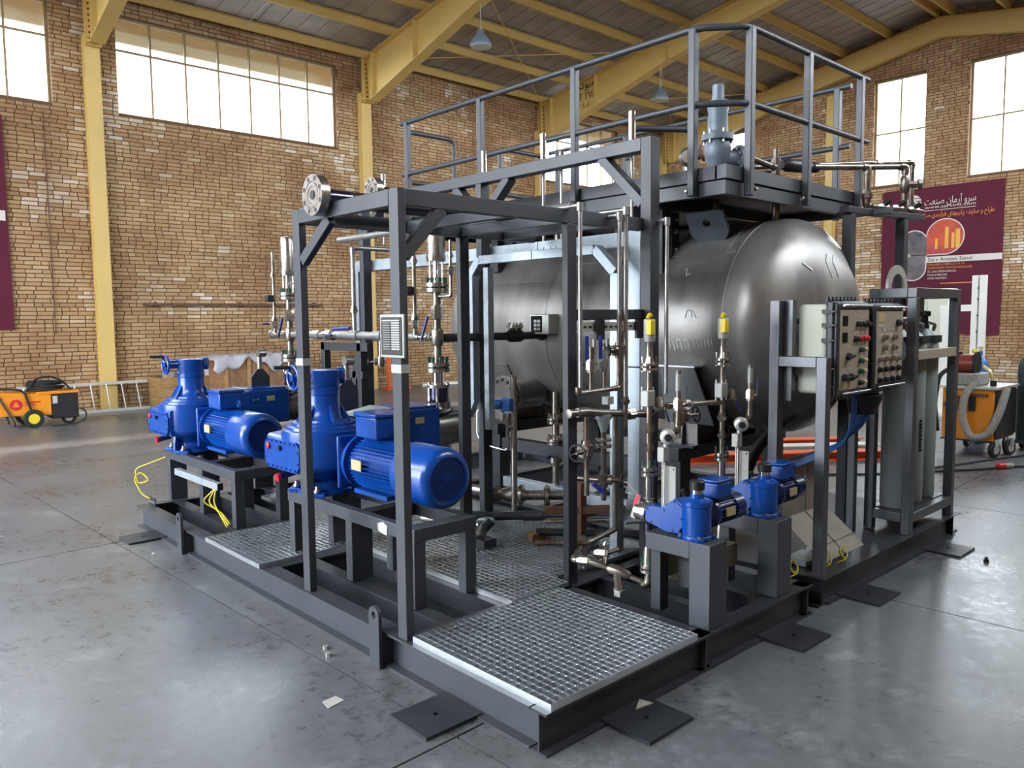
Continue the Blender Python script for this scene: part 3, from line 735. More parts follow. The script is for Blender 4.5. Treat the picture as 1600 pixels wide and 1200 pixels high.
for x,y,d in ((rl-.029,1.06,(-1,0,0)),(rl-.029,2.2,(-1,0,0)),(2.84,rb-.029+.03,(0,-1,0)),(3.52,rb,(0,-1,0)),(4.44,rb,(0,-1,0))):
    MB().lathe((max(x,rl),y,PZ0+.05) if d[1] else (PX0,y,PZ0+.05),d,[(0,.014),(.02,.012),(.024,0)],8).build('bolt','stainless',pf)
# ================================================================== big metering pumps and their stands
def stand_big(label):
    t=thing('pump_stand',label,'stand',(.56,2.22,.2),'grey steel pump stands')
    x0,x1,y0,y1,z0,z1=.32,.80,1.42,3.03,.2,.69
    for x in (x0+.03,x1-.03): MB().box(x-.03,x+.03,y0,y1,z1-.085,z1).build('side_beam','grey_paint',t,bev=.004)
    for y in (y0+.06,2.05,y1-.06): MB().box(x0+.06,x1-.06,y-.055,y+.055,z1-.085,z1-.001).build('cross_beam','grey_paint' if y<1.6 else 'dark_paint',t,bev=.004)
    for x in (x0+.03,x1-.03):
        for y in (y0+.045,y0+.75,y1-.055):
            q=1 if x<.5 else -1; w=.085 if y<1.6 else .16; xa=x-q*.03
            MB().box(min(xa,xa+q*w),max(xa,xa+q*w),y-.04,y+.04,z0,z1-.085).build('leg','grey_paint',t,bev=.004)
    return t
sb=stand_big('grey steel stand under the near blue pump, beside the tall front post')
sb2=copy_tree(sb,None,(0,2.55,0))
sb2['label']='grey steel stand under the far blue pump, with a zinc tray clipped to its front'
def bigpump(label):
    cx,cy=.5,2.78; B='blue_paint'
    t=thing('metering_pump',label,'pump',(cx,cy,.69),'large blue metering pumps')
    m=MB()
    for k in range(4):
        a=R(45+90*k); m.bar((cx,cy,.705),(cx+.26*math.cos(a),cy+.26*math.sin(a),.705),.12,.03)
    base=m.lathe((cx,cy,.69),Z,[(0,.2),(.03,.2)],24).build('base_flange',B,t,bev=.004)
    for k in range(4):
        a=R(45+90*k); p=(cx+.215*math.cos(a),cy+.215*math.sin(a),.72)
        MB().lathe(p,Z,[(0,.026),(.02,.026),(.02,.016),(.045,.016)],8).build('bolt','stainless',base)
        MB().box(p[0]-.03,p[0]+.03,p[1]-.03,p[1]+.03,.72,.725).build('washer_pad',B,base)
    MB().lathe((cx,cy,.72),Z,[(0,.165),(.06,.165),(.07,.155),(.09,.17),(.13,.225),(.165,.285),(.2,.30),(.40,.302),(.435,.298),(.44,.27),(.46,.265),(.465,.235),(.485,.23),(.49,.18),(.505,.175),(.51,.0)],48).build('gear_housing',B,t)
    for a in (-70,-20,200): 
        w=R(a); MB().prism([(.15,.72),(.24,.72),(.24,.78),(.22,.9),(.15,.9)],(cx,cy,0),V((math.cos(w),math.sin(w),0)),Z,V((-math.sin(w),math.cos(w),0))*.03).build('rib',B,t,bev=.003)
    # front crank box with bolted octagonal cover
    y0,y1,z0,z1=2.60,3.13,.87,1.09
    MB().prism([(.22,z0+.02),(.24,z0),(.52,z0-.04),(.52,z1+.05),(.24,z1+.02),(.22,z1)],(0,y0,0),X,Z,(0,y1-y0,0)).build('crank_box',B,t,bev=.006)
    c=.05
    oc=[(y0,z0+c),(y0+c,z0),(y1-c,z0),(y1,z0+c),(y1,z1-c),(y1-c,z1),(y0+c,z1),(y0,z1-c)]
    cov=MB().prism(oc,(.2,0,0),Y,Z,(.02,0,0)).build('cover_plate',B,t,bev=.002)
    for k in range(7):
        y=y0+.06+k*(y1-y0-.12)/6
        for z in (z0+.018,z1-.018): MB().lathe((.2,y,z),-X,[(0,.008),(.008,.007)],6).build('cover_screw','navy_paint',cov)
    for y in (y0+.016,y1-.016):
        for z in (.94,1.02): MB().lathe((.2,y,z),-X,[(0,.008),(.008,.007)],6).build('cover_screw','navy_paint',cov)
    MB().lathe((.2,3.05,1.03),-X,[(0,.024),(.015,.024),(.02,.018),(.021,0)],14).build('red_cap','red_plastic',t)
    MB().lathe((.2,2.87,1.03),-X,[(0,.018),(.02,.018),(.021,0)],10).build('sight_plug','black_plastic',t)
    dp=MB().cyl((.36,2.98,.82),(.24,2.98,.80),.025,12).build('drain_pipe','navy_paint',t); MB().cyl((.24,2.98,.80),(.215,2.98,.796),.03,12).build('drain_cap','red_plastic',dp)
    # adjuster column with hand wheel
    MB().lathe((cx,cy,1.2),Z,[(0,.16),(.02,.16),(.05,.135),(.1,.122),(.2,.118),(.205,.124),(.25,.124),(.255,.118),(.28,.122),(.3,.128),(.375,.128),(.38,.115),(.382,0)],32).build('adjuster_column',B,t)
    for k in range(6):
        a=R(60*k+20); MB().prism([(.11,1.205),(.2,1.205),(.12,1.33)],(cx,cy,0),V((math.cos(a),math.sin(a),0)),Z,V((-math.sin(a),math.cos(a),0))*.018).build('column_rib',B,t)
    MB().cyl((cx,cy,1.53),(.30,cy,1.53),.04,16).build('adjuster_arm',B,t)
    MB().lathe((cx+.1,cy-.02,1.53),V((.8,-.5,0)),[(0,.06),(.06,.06),(.065,.05),(.066,0)],18).build('adjuster_cap',B,t)
    hw=MB().torus((.27,cy,1.53),X,.082,.012,28,8).build('hand_wheel',B,t)
    for k in range(3):
        a=R(120*k+30); MB().cyl((.28,cy,1.53),(.27,cy+.08*math.cos(a),1.53+.08*math.sin(a)),.01,6).build('spoke',B,hw)
    MB().cyl((.30,cy,1.53),(.255,cy,1.53),.024,10).build('wheel_hub',B,hw)
    MB().cyl((.27,cy+.03,1.605),(.14,cy+.03,1.61),.013,10).build('crank_grip','black_plastic',hw)
    # crank case and liquid end
    MB().prism([(.68,.9),(1.42,.9),(1.42,1.245),(1.02,1.245),(.74,1.20),(.68,1.15)],(0,cy-.19,0),X,Z,(0,.38,0)).build('crank_case',B,t,bev=.012)
    MB().prism([(.74,1.215),(1.0,1.258),(1.0,1.27),(.78,1.235)],(0,cy-.16,0),X,Z,(0,.32,0)).build('rough_lid','cylinder_grey',t,bev=.004)
    MB().box(1.04,1.4,cy-.17,cy+.17,1.245,1.262).build('case_lid',B,t,bev=.004)
    MB().box(1.18,1.26,cy-.194,cy-.19,1.13,1.18).build('rating_plate','brass_plate',t)
    for x in (1.04,1.08): MB().lathe((x,cy-.19,1.15),-Y,[(0,.01),(.012,.009)],8).build('plug','stainless',t)
    le=MB().lathe((1.42,cy,1.05),X,[(0,.165),(.33,.165),(.335,.15),(.34,0)],32).build('liquid_end','stainless',t)
    MB().cyl((1.6,cy,1.2),(1.6,cy,1.3),.06,18).build('outlet_boss','stainless',le)
    MB().lathe((1.6,cy,.9),-Z,[(0,.06),(.12,.06),(.12,.09),(.17,.09)],18).build('suction_boss','stainless',le)
    MB().tube([(1.45,cy-.15,1.17),(1.5,cy-.24,1.22)],.02,8).build('air_vent','black_plastic',le)
    mg=MB().torus((.62,1.98,1.19),X,.028,.009,14,6).build('eye_bolt',B,t)
    # motor
    mx,mz=.60,.95
    MB().cbox((mx,2.455,mz),(.37,.03,.37)).build('adapter_plate',B,t,bev=.02)
    MB().lathe((mx,2.5,mz),-Y,[(-.12,.14),(0,.15),(.06,.17),(.1,.19),(.12,.195),(.14,.195),(.145,.15)],32).build('motor_flange',B,t)
    MB().lathe((mx,2.38,mz),-Y,[(0,.15),(.72,.15)],32).build('motor_body',B,t)
    n=40; fm=MB()
    for k in range(n):
        a=2*math.pi*k/n
        if abs(math.cos(a))<.25 and math.sin(a)<0: continue
        MBf=fm
        d=V((math.cos(a),0,math.sin(a))); q=V((-math.sin(a),0,math.cos(a)))
        p=V((mx,1.74,mz)); fm.prism([(.145,-.0035),(.183,-.0025),(.183,.0025),(.145,.0035)],p,d,q,(0,.57,0))
    tag(fm.build('cooling_fins',B,t,smooth=False),kind='stuff')
    cw=MB().lathe((mx,1.80,mz),-Y,[(0,.195),(.30,.195),(.335,.185),(.355,.16),(.36,.14),(.345,.138)],40).build('fan_cowl',B,t)
    MB().lathe((mx,1.462,mz),-Y,[(0,.139),(.004,.139)],32).build('grille_back','black_plastic',cw)
    for k in range(13):
        z=-.12+.02*k; w=math.sqrt(max(.0004,.138**2-z*z))
        MB().box(mx-w,mx+w,1.447,1.456,mz+z-.004,mz+z+.004).build('grille_slat','navy_paint',cw,smooth=False)
    MB().cbox((mx,1.455,mz),(.06,.012,.05)).build('grille_badge',B,cw)
    MB().cbox((mx-.02,2.17,1.215),(.22,.26,.15)).build('terminal_box',B,t,bev=.012); MB().cbox((mx-.02,2.17,1.30),(.24,.28,.03)).build('terminal_lid',B,t,bev=.008)
    MB().box(mx-.193,mx-.184,2.14,2.26,.93,1.0).build('motor_plate','brass_plate',t)
    eb=MB().torus((mx-.06,2.33,1.18),Y,.026,.009,14,6).build('eye_bolt',B,t)
    MB().cbox((mx,2.1,.775),(.3,.4,.03)).build('motor_foot',B,t)
    return t
bp1=bigpump('blue metering pump with ribbed motor standing nearest the front post')
bp2=copy_tree(bp1,None,(0,2.55,0)); bp2['label']='blue metering pump further back, its hand wheel seen against the brick wall'

# ================================================================== small dosing pumps
def stand_small(label):
    t=thing('dosing_stand',label,'stand',(1.39,.3,.2),'small grey dosing pump stands')
    x0,x1=1.305,1.475
    MB().box(x0,x1,.03,.165,.2,.68).build('front_leg','grey_paint',t,bev=.003)
    MB().box(x0,x1,.165,.47,.58,.68).build('top_beam','grey_paint',t,bev=.003)
    MB().box(x0+.05,x1-.04,.40,.47,.2,.58).build('rear_leg','dark_paint',t,bev=.003)
    return t
ss=stand_small('small grey inverted-L stand at the front edge under the nearer dosing pump')
ss2=copy_tree(ss,None,(.735,0,0)); ss2['label']='small grey inverted-L stand under the dosing pump next to the control panel frame'
def smallpump(label,mx_='navy_paint'):
    cx,cy=1.39,.175; B='blue_paint'
    t=thing('dosing_pump',label,'pump',(cx,cy,.68),'small blue dosing pumps')
    bs=MB().lathe((cx,cy,.68),Z,[(0,.085),(.02,.085),(.025,.08)],24)
    for k in range(4):
        a=R(45+90*k); bs.bar((cx,cy,.69),(cx+.105*math.cos(a),cy+.105*math.sin(a),.69),.045,.02)
    bs=bs.build('base_flange',B,t,bev=.003)
    for k in range(4):
        a=R(45+90*k); MB().lathe((cx+.092*math.cos(a),cy+.092*math.sin(a),.70),Z,[(0,.012),(.012,.012),(.013,0)],8).build('bolt','stainless',bs)
    MB().lathe((cx,cy,.70),Z,[(0,.078),(.02,.083),(.17,.083),(.175,.088),(.2,.088),(.205,.075),(.215,.04),(.24,.038)],32).build('gear_housing',B,t)
    MB().lathe((cx,cy,.935),Z,[(0,.034),(.03,.034)],20).build('dial_ring','chrome',t)
    MB().lathe((cx,cy,.963),Z,[(0,.043),(.045,.043),(.05,.038),(.051,0)],20).build('knob','black_plastic',t)
    MB().tube([(cx-.05,cy+.05,.93),(cx-.06,cy+.06,.96)],.014,8).build('oil_plug','black_plastic',t)
    # bracket plate and pump head towards +y
    MB().prism([(.22,.76),(.26,.70),(.34,.69),(.50,.73),(.53,.80),(.47,.83),(.38,.83),(.33,.87),(.29,.90),(.22,.86)],(cx-.05,0,0),Y,Z,(.1,0,0)).build('bracket',B,t,bev=.006)
    MB().prism([(.225,.755),(.262,.705),(.34,.697),(.49,.735),(.515,.80),(.47,.822),(.38,.822),(.33,.862),(.29,.89),(.225,.85)],(cx-.058,0,0),Y,Z,(.008,0,0)).build('bracket_cover',B,t)
    for y,z in ((.24,.79),(.29,.88),(.36,.82),(.48,.81),(.45,.735),(.3,.71)): MB().lathe((cx-.058,y,z),-X,[(0,.006),(.006,.005)],6).build('screw','navy_paint',t)
    MB().lathe((cx,.50,.77),Y,[(0,.07),(.03,.07),(.03,.055),(.09,.055)],20).build('pump_head','stainless',t)
    # motor towards +x
    my,mz=cy+.02,.80
    MB().lathe((cx+.07,my,mz),X,[(0,.05),(.04,.06),(.06,.085),(.075,.088),(.085,.088),(.087,.07),(.27,.07),(.27,.082),(.36,.082),(.375,.07),(.377,0)],28).build('motor',mx_,t)
    fm=MB(); 
    for k in range(24):
        a=2*math.pi*k/24; d=V((0,math.cos(a),math.sin(a))); q=V((0,-math.sin(a),math.cos(a)))
        fm.prism([(.065,-.0025),(.082,-.002),(.082,.002),(.065,.0025)],V((cx+.16,my,mz)),d,q,(.18,0,0))
    tag(fm.build('cooling_fins',mx_,t,smooth=False),kind='stuff')
    MB().cbox((cx+.20,my-.01,mz+.135),(.15,.13,.09)).build('terminal_box',B,t,bev=.01); MB().cbox((cx+.20,my-.01,mz+.19),(.16,.14,.015)).build('terminal_lid',B,t,bev=.005)
    MB().box(cx+.20,cx+.29,my-.092,my-.084,mz-.02,mz+.03).build('motor_plate','brass_plate',t)
    return t
sp1=smallpump('small blue dosing pump with black knob on the stand nearest the grating')
sp2=copy_tree(sp1,None,(.735,0,0)); sp2['label']='small blue dosing pump with black knob beside the control panel frame'

t=thing('cable_tray','dusty grey tray spanning low between the two dosing stands','cable tray',(1.8,.42,.4)); MB().box(1.50,2.03,.30,.36,.36,.50).build('tray_side','dusty_plate',t,bev=.003); MB().box(1.50,2.03,.36,.46,.36,.365).build('tray_floor','dusty_plate',t); MB().box(1.50,2.03,.46,.465,.36,.50).build('tray_side','dusty_plate',t)
MB().box(1.74,1.80,.36,.44,.2,.36).build('tray_leg','dark_paint',t)
# ================================================================== piping helpers
def run(t, pts, r, mat_='brushed_pipe', name='pipe', fit=True, bend=None, n=12):
    p=MB().tube(pts,r,n,bend=bend if bend is not None else r*1.8).build(name,mat_,t)
    if fit:
        for i in range(1,len(pts)-1):
            a,b,c=V(pts[i-1]),V(pts[i]),V(pts[i+1]); L=r*2.3
            e=MB().tube([b+(a-b).normalized()*L,b,b+(c-b).normalized()*L],r*1.28,12,bend=r*1.8).build('elbow',mat_,p)
    return p
def flange(t, c, d, r, th, mat_='stainless', bolts=8, bolt='green_bolt', L=None, name='flange'):
    c=V(c); d=V(d).normalized(); f=MB().lathe(c,d,[(0,r*.5),(0,r),(th,r),(th,r*.5)],28).build(name,mat_,t)
    if bolts:
        u=Z if abs(d.z)<.9 else X; a=d.cross(u).normalized(); b=d.cross(a); m=MB(); L=L or th*2.2; br=r*.13
        for k in range(bolts):
            w=2*math.pi*(k+.5)/bolts; p=c+d*(th/2-L/2)+(a*math.cos(w)+b*math.sin(w))*r*.78
            m.lathe(p,d,[(0,br*.7),(0,br),(L*.2,br),(L*.2,br*.7),(L*.8,br*.7),(L*.8,br),(L,br)],6)
        tag(m.build('flange_bolts',bolt,f),kind='stuff')
    return f
def flange_pair(t,c,d,r,th,gap=.012,**k):
    d=V(d).normalized(); c=V(c); flange(t,c-d*(th+gap/2),d,r,th,bolts=0,**{q:w for q,w in k.items() if q=='mat_'}); f=flange(t,c+d*gap/2,d,r,th,L=th*2+gap+.05,**k)
    MB().cyl(c-d*gap/2,c+d*gap/2,r*.7,20).build('gasket','black_plastic',f); return f
def union(t,c,d,r,mat_='pipe_steel'):
    d=V(d).normalized(); c=V(c); return MB().lathe(c-d*r*1.6,d,[(0,r*1.25),(r*.7,r*1.3),(r*.7,r*1.75),(r*1.9,r*1.75),(r*1.9,r*1.35),(r*3.2,r*1.25)],8).build('union_nut',mat_,t)
def ball_valve(t,c,d,hd,r,L=.12,mat_='stainless',hm='blue_handle',block=True):
    c=V(c); d=V(d).normalized(); hd=V(hd).normalized(); side=hd.cross(d) if abs(hd.dot(d))<.9 else (Z.cross(d) if abs(d.z)<.9 else X)
    v=MB().lathe(c-d*r*2.4,d,[(0,r*1.4),(r*.8,r*1.5),(r*.9,r*1.9),(r*3.9,r*1.9),(r*4.0,r*1.5),(r*4.8,r*1.4)],6 if block else 14).build('ball_valve',mat_,t)
    s=c+side.normalized()*r*2.6
    MB().cyl(c,s,r*.5,8).build('stem',mat_,v)
    k=MB().bar(s-hd*r*.6,s+hd*L,r*.9,r*.35,up=side); k.build('lever',mat_,v)
    MB().tube([s+hd*L*.35,s+hd*L],r*.42,8).build('lever_grip',hm,v)
    return v
def gate_valve(t,c,d,sd,r,mat_='pipe_steel',wm='black_plastic',W=None):
    c=V(c); d=V(d).normalized(); sd=V(sd).normalized(); W=W or r*2.2
    v=MB().lathe(c-d*r*2.6,d,[(0,r*1.4),(r,r*1.5),(r*1.2,r*1.9),(r*4,r*1.9),(r*4.2,r*1.5),(r*5.2,r*1.4)],12).build('gate_valve',mat_,t)
    MB().lathe(c,sd,[(0,r*1.4),(r*2,r*1.4),(r*2,r*1.8),(r*2.8,r*1.8),(r*2.8,r*.9),(r*5,r*.6),(r*5.6,r*.35),(r*6.6,r*.35)],12).build('bonnet',mat_,v)
    h=MB().torus(c+sd*r*6,sd,W,r*.3,20,6).build('hand_wheel',wm,v)
    u=Z if abs(sd.z)<.9 else X; a=sd.cross(u).normalized(); b=sd.cross(a)
    m=MB()
    for k in range(4):
        w=R(90*k+20); m.cyl(c+sd*r*6,c+sd*r*6+(a*math.cos(w)+b*math.sin(w))*W,r*.2,6)
    tag(m.build('spokes',wm,h),kind='stuff'); return v

# ---- inlet pipes with big weld-neck flanges on top of the rack
def inlet(x0,x1,y,z,rp,rf,label):
    t=thing('flanged_inlet_pipe',label,'pipe',(x0,y,z),'flanged pipes on the rack')
    MB().tube([(x0+.12,y,z),(x1,y,z)],rp,16).build('pipe','dark_paint',t)
    MB().lathe((x0+.05,y,z),X,[(0,rp*1.6),(.05,rp*1.1),(.1,rp*1.02),(.2,rp)],20).build('weld_neck','violet_steel',t)
    f=MB(); d=.055; f.lathe((x0,y,z),X,[(.004,rp*.55),(.004,rf*.42),(0,rf*.44),(0,rf*.60),(.006,rf*.62),(.006,rf*.66),(0,rf*.68),(0,rf),(d,rf),(d,rp)],40)
    fo=f.build('flange','stainless',t)
    MB().lathe((x0-.0012,y,z),X,[(0,rp*.62),(.006,rp*.62)],20).build('bore','black_plastic',fo)
    for k in range(8):
        w=R(45*k+22.5); MB().lathe((x0-.0006,y+rf*.82*math.cos(w),z+rf*.82*math.sin(w)),X,[(0,rf*.12),(.01,rf*.12)],12).build('bolt_hole','black_plastic',fo)
inlet(-.06,1.9,1.83,2.66,.042,.118,'steel pipe with the larger eight-hole flange overhanging the front of the rack')
inlet(.75,2.0,2.47,2.85,.03,.088,'steel pipe with the smaller eight-hole flange set further back on the rack')

# ---- discharge stacks with pulsation dampers above the big pumps
def stack(label):
    x,y=1.55,2.78; t=thing('damper_stack',label,'pipework',(x,y,1.26),'pulsation damper stacks over the big pumps')
    MB().lathe((x,y,1.26),Z,[(0,.07),(.02,.075),(.13,.07),(.14,.05)],20).build('gland','violet_steel',t)
    for k in range(4):
        w=R(45+90*k); MB().cyl((x+.075*math.cos(w),y+.075*math.sin(w),1.26),(x+.075*math.cos(w),y+.075*math.sin(w),1.42),.014,8).build('tie_rod','chrome',t)
    flange(t,(x,y,1.38),Z,.095,.025,bolts=0)
    MB().cyl((x,y,1.40),(x,y,1.5),.045,16).build('spool','chrome',t)
    flange_pair(t,(x,y,1.545),Z,.1,.032)
    MB().cyl((x,y,1.56),(x,y,1.74),.034,16).build('spool','pipe_steel',t)
    MB().lathe((x,y,1.72),Z,[(0,.04),(.02,.052),(.12,.052),(.14,.04)],16).build('cross_fitting','pipe_steel',t)
    MB().cyl((x,y,1.86),(x,y,1.95),.032,16).build('spool','pipe_steel',t)
    v=MB().lathe((x,y,1.93),Z,[(0,.04),(.02,.05),(.1,.05),(.12,.04)],6).build('block_valve','stainless',t)
    MB().bar((x-.05,y+.06,1.96),(x-.07,y+.13,1.76),.025,.01).build('valve_lever','blue_handle',v)
    MB().cyl((x,y,2.05),(x,y,2.16),.034,16).build('spool','pipe_steel',t)
    flange_pair(t,(x,y,2.19),Z,.098,.03)
    for k in range(4):
        w=R(45+90*k); MB().cyl((x+.05*math.cos(w),y+.05*math.sin(w),2.22),(x+.05*math.cos(w),y+.05*math.sin(w),2.42),.009,8).build('stay_rod','chrome',t)
    MB().cyl((x,y,2.22),(x,y,2.42),.028,14).build('spool','chrome',t)
    MB().lathe((x,y,2.40),Z,[(0,.05),(.0,.076),(.02,.08),(.05,.08),(.052,.076),(.36,.076),(.40,.06),(.41,0)],32).build('damper_bottle','stainless',t)
    # relief branch on the left and gauge branch on the right
    b=run(t,[(x-.05,y+.24,2.66),(x-.05,y+.24,1.79),(x,y+.05,1.79)],.018,'pipe_steel')
    union(t,(x-.05,y+.24,2.42),Z,.018); union(t,(x-.05,y+.24,1.95),Z,.02)
    MB().cbox((x-.09,y+.26,2.17),(.08,.07,.07)).build('switch_box','black_paint',t,bev=.006)
    ball_valve(t,(x-.05,y+.24,1.90),Z,(-1,.3,0),.018)
    run(t,[(x,y,2.12),(x+.02,y-.16,2.12),(x+.02,y-.16,2.56)],.013,'stainless')
    ball_valve(t,(x+.02,y-.16,2.32),Z,(-.8,-.6,0),.016,.07)
    union(t,(x+.02,y-.16,2.44),Z,.014)
    return t
st1=stack('stainless damper bottle stack with green-bolted flanges above the near pump')
st2=copy_tree(st1,None,(0,2.55,0)); st2['label']='stainless damper bottle stack behind the left post, above the far pump'

hd=thing('discharge_header','long stainless discharge header with risers running between the damper stacks','pipework',(1.55,4.0,1.75))
run(hd,[(1.55,5.72,1.79),(1.55,5.40,1.79)],.036); MB().lathe((1.55,5.72,1.79),Y,[(0,.046),(.03,.046),(.05,.03),(.055,0)],16).build('end_cap','brushed_pipe',hd)
run(hd,[(1.55,5.26,1.79),(1.55,2.85,1.79)],.036)
for y in (4.75,4.05,3.65): MB().lathe((1.55,y-.07,1.79),Y,[(0,.046),(.14,.046)],16).build('tee','brushed_pipe',hd)
run(hd,[(1.55,4.05,1.79),(1.55,4.05,2.60),(2.1,4.05,2.60)],.021); union(hd,(1.55,4.05,2.03),Z,.021)
run(hd,[(1.55,3.62,1.79),(1.55,3.62,1.56)],.016); gate_valve(hd,(1.55,3.62,1.56),Z,(-.8,.6,0),.018)
MB().tube([(1.50,4.35,1.85),(1.50,4.05,1.86)],.014,8).build('spare_lever','blue_handle',hd)
ball_valve(hd,(1.55,4.5,1.79),Y,(0,-1,0),.03,.16)
df=thing('tank_feed_line','dark steel feed line with bolted check valve running into the tank','pipework',(2.1,2.78,1.75))
run(df,[(1.61,2.78,1.78),(2.74,2.78,1.78)],.034,'dark_paint')
ck=MB().lathe((2.32,2.78,1.78),X,[(0,.04),(.03,.055),(.15,.055),(.18,.04)],16).build('check_valve','dark_paint',df)
MB().cyl((2.41,2.78,1.80),(2.41,2.78,1.855),.05,16).build('valve_neck','dark_paint',ck); flange(ck,(2.41,2.78,1.85),Z,.075,.03,bolts=6,bolt='stainless',name='valve_cover')
MB().lathe((2.70,2.78,1.78),X,[(0,.045),(.02,.05),(.05,.05)],16).build('shell_nozzle','dark_paint',df)

# ---- overhead pipes lying on the rack
for pts,r,lab in (([(1.05,3.6,2.70),(1.62,4.4,2.70),(1.68,1.4,2.70)],.03,'long grey pipe lying overhead along the tall frame'),
                  ([(1.50,2.27,2.655),(1.56,1.55,2.655)],.022,'short grey conduit lying on the rack cross members'),
                  ([(.1,2.05,2.66),(1.2,2.05,2.66)],.028,'dark overhead pipe tucked behind the big flanged inlet pipe')):
    t=thing('overhead_pipe',lab,'pipe',pts[0]); run(t,pts if len(pts)<3 else pts[1:],r,'brushed_pipe' if r!=.028 else 'dark_paint',bend=.06); MB().torus(pts[-1],V(pts[-1])-V(pts[-2]),r*1.1,.006,16,6).build('clamp_ring','pipe_steel',t)

# ---- vertical instrument tubes from rack level down to the manifold
for x,zt,zb,x2,lab in ((1.32,2.63,1.48,1.15,'thin steel tube dropping just right of the black inner post'),(1.70,2.60,1.50,1.5,'thin steel tube dropping left of its close twin beside the tall post'),(1.765,2.64,1.36,1.42,'thin steel tube dropping right of its close twin beside the tall post'),(2.16,2.60,1.40,1.80,'thin steel tube dropping just right of the tall frame post')):
    y=1.0 if x<2 else .96; t=thing('instrument_tube',lab,'tube',(x,y,zb),'thin vertical tubes above the manifold')
    run(t,[(x2,1.55,zt),(x,y,zt),(x,y,zb)] if False else [(x,y+.9 if x<1.5 else y+.5,zt),(x,y,zt),(x,y,zb)],.014,'brushed_pipe')
    MB().lathe((x,y,zt-.005),Z,[(-.03,.022),(.022,.022),(.026,0)],10).build('elbow_cap','brushed_pipe',t)
for px,z0,z1,lab in (((1.27,2.3),2.3,3.3,'left of the pair'),):
    pass
for (x,y),lab in (((2.2,2.2),'polished drain tube standing beside the platform in front of the bright far window'),((2.2,2.0),'capped steel vent tube standing next to the polished drain tube'),((2.2,1.30),'polished drain tube standing beside the top of the tall frame post')):
    t=thing('vent_tube',lab,'tube',(x,y,2.6)); MB().cyl((x,y,2.55),(x,y,3.20),.013,10).build('tube','brushed_pipe',t)
    if 'capped' in lab: MB().lathe((x,y,3.19),Z,[(0,.022),(.04,.022),(.045,0)],10).build('cap','pipe_steel',t)
    else: MB().cyl((x,y,3.2),(x,y,3.40),.024,14).build('sleeve','chrome',t)
for x,y,z,lab in ((2.2,2.93,3.22,'short chrome sleeve above the V-shaped braces'),(2.2,4.5,3.24,'short chrome sleeve at the far end of the tall frame')):
    t=thing('vent_tube',lab,'tube',(x,y,2.7)); MB().cyl((x,y,2.7),(x,y,z),.013,10).build('tube','brushed_pipe',t); MB().cyl((x,y,z-.05),(x,y,z+.16),.024,14).build('sleeve','chrome',t)

# ---- manifold between the inner post and the tall post
mf=thing('sampling_manifold','tangled stainless manifold with blue levers between inner and tall posts','pipework',(1.7,1.0,1.2))
run(mf,[(1.30,1.0,1.48),(1.30,1.0,1.46),(1.70,1.0,1.47),(1.70,1.0,1.95)],.017,'pipe_steel')
run(mf,[(1.30,1.05,1.33),(1.40,1.05,1.33),(2.05,1.0,1.26)],.024,'pipe_steel'); MB().lathe((1.29,1.05,1.33),-X,[(0,.03),(.03,.03),(.035,0)],10).build('plug','pipe_steel',mf)
for x,z in ((1.42,1.47),(1.55,1.47)): 
    run(mf,[(x,1.0,z),(x,1.0,z+.28)],.013,'pipe_steel'); ball_valve(mf,(x,1.0,z+.16),Z,(-1,.2,.2),.018,.05); MB().tube([(x-.05,.99,z+.20),(x-.05,.99,z+.35)],.012,8).build('lever_grip','blue_handle',mf); MB().cyl((x+.03,1.0,z+.16),(x+.03,1.0,z+.33),.012,10).build('gauge_stub','brushed_pipe',mf)
gate_valve(mf,(1.70,1.0,1.72),Z,(-1,.1,0),.02)
MB().lathe((1.56,1.02,1.6),Z,[(0,.04),(.1,.04),(.14,.03),(.145,0)],14).build('filter_bowl','cylinder_grey',mf)
for x,z0,z1 in ((1.43,1.32,.78),(1.60,1.30,.72),(1.72,1.28,.5)): run(mf,[(x,1.05,z0),(x,1.05,z1)],.019,'pipe_steel')
gate_valve(mf,(1.43,1.05,1.08),Z,(-.9,-.3,0),.024)
gate_valve(mf,(1.60,1.05,.86),Z,(.5,-.8,0),.02)
flange(mf,(1.60,1.05,1.08),Z,.055,.014,bolts=4,bolt='pipe_steel'); flange(mf,(1.60,1.05,1.12),Z,.055,.014,bolts=4,bolt='pipe_steel')
MB().lathe((1.60,1.05,1.30),-Z,[(0,.05),(.02,.05),(.12,.02)],14).build('reducer_cone','cylinder_grey',mf)
ball_valve(mf,(1.62,1.05,1.29),X,(.2,.9,.2),.02,.1); ball_valve(mf,(1.85,1.03,1.28),X,(-.5,0,.8),.022,.1)
MB().cbox((1.62,1.03,1.39),(.06,.05,.05)).build('tag_block','silver_label',mf)
run(mf,[(1.72,1.05,.5),(1.45,1.05,.46),(1.2,1.3,.46)],.018,'pipe_steel')
run(mf,[(1.765,1.0,1.36),(1.765,1.0,1.2)],.016,'pipe_steel'); union(mf,(1.765,1.0,1.38),Z,.017)
MB().tube([(1.46,1.02,.86),(1.52,.98,.8)],.016,8).build('lever_grip','blue_handle',mf)
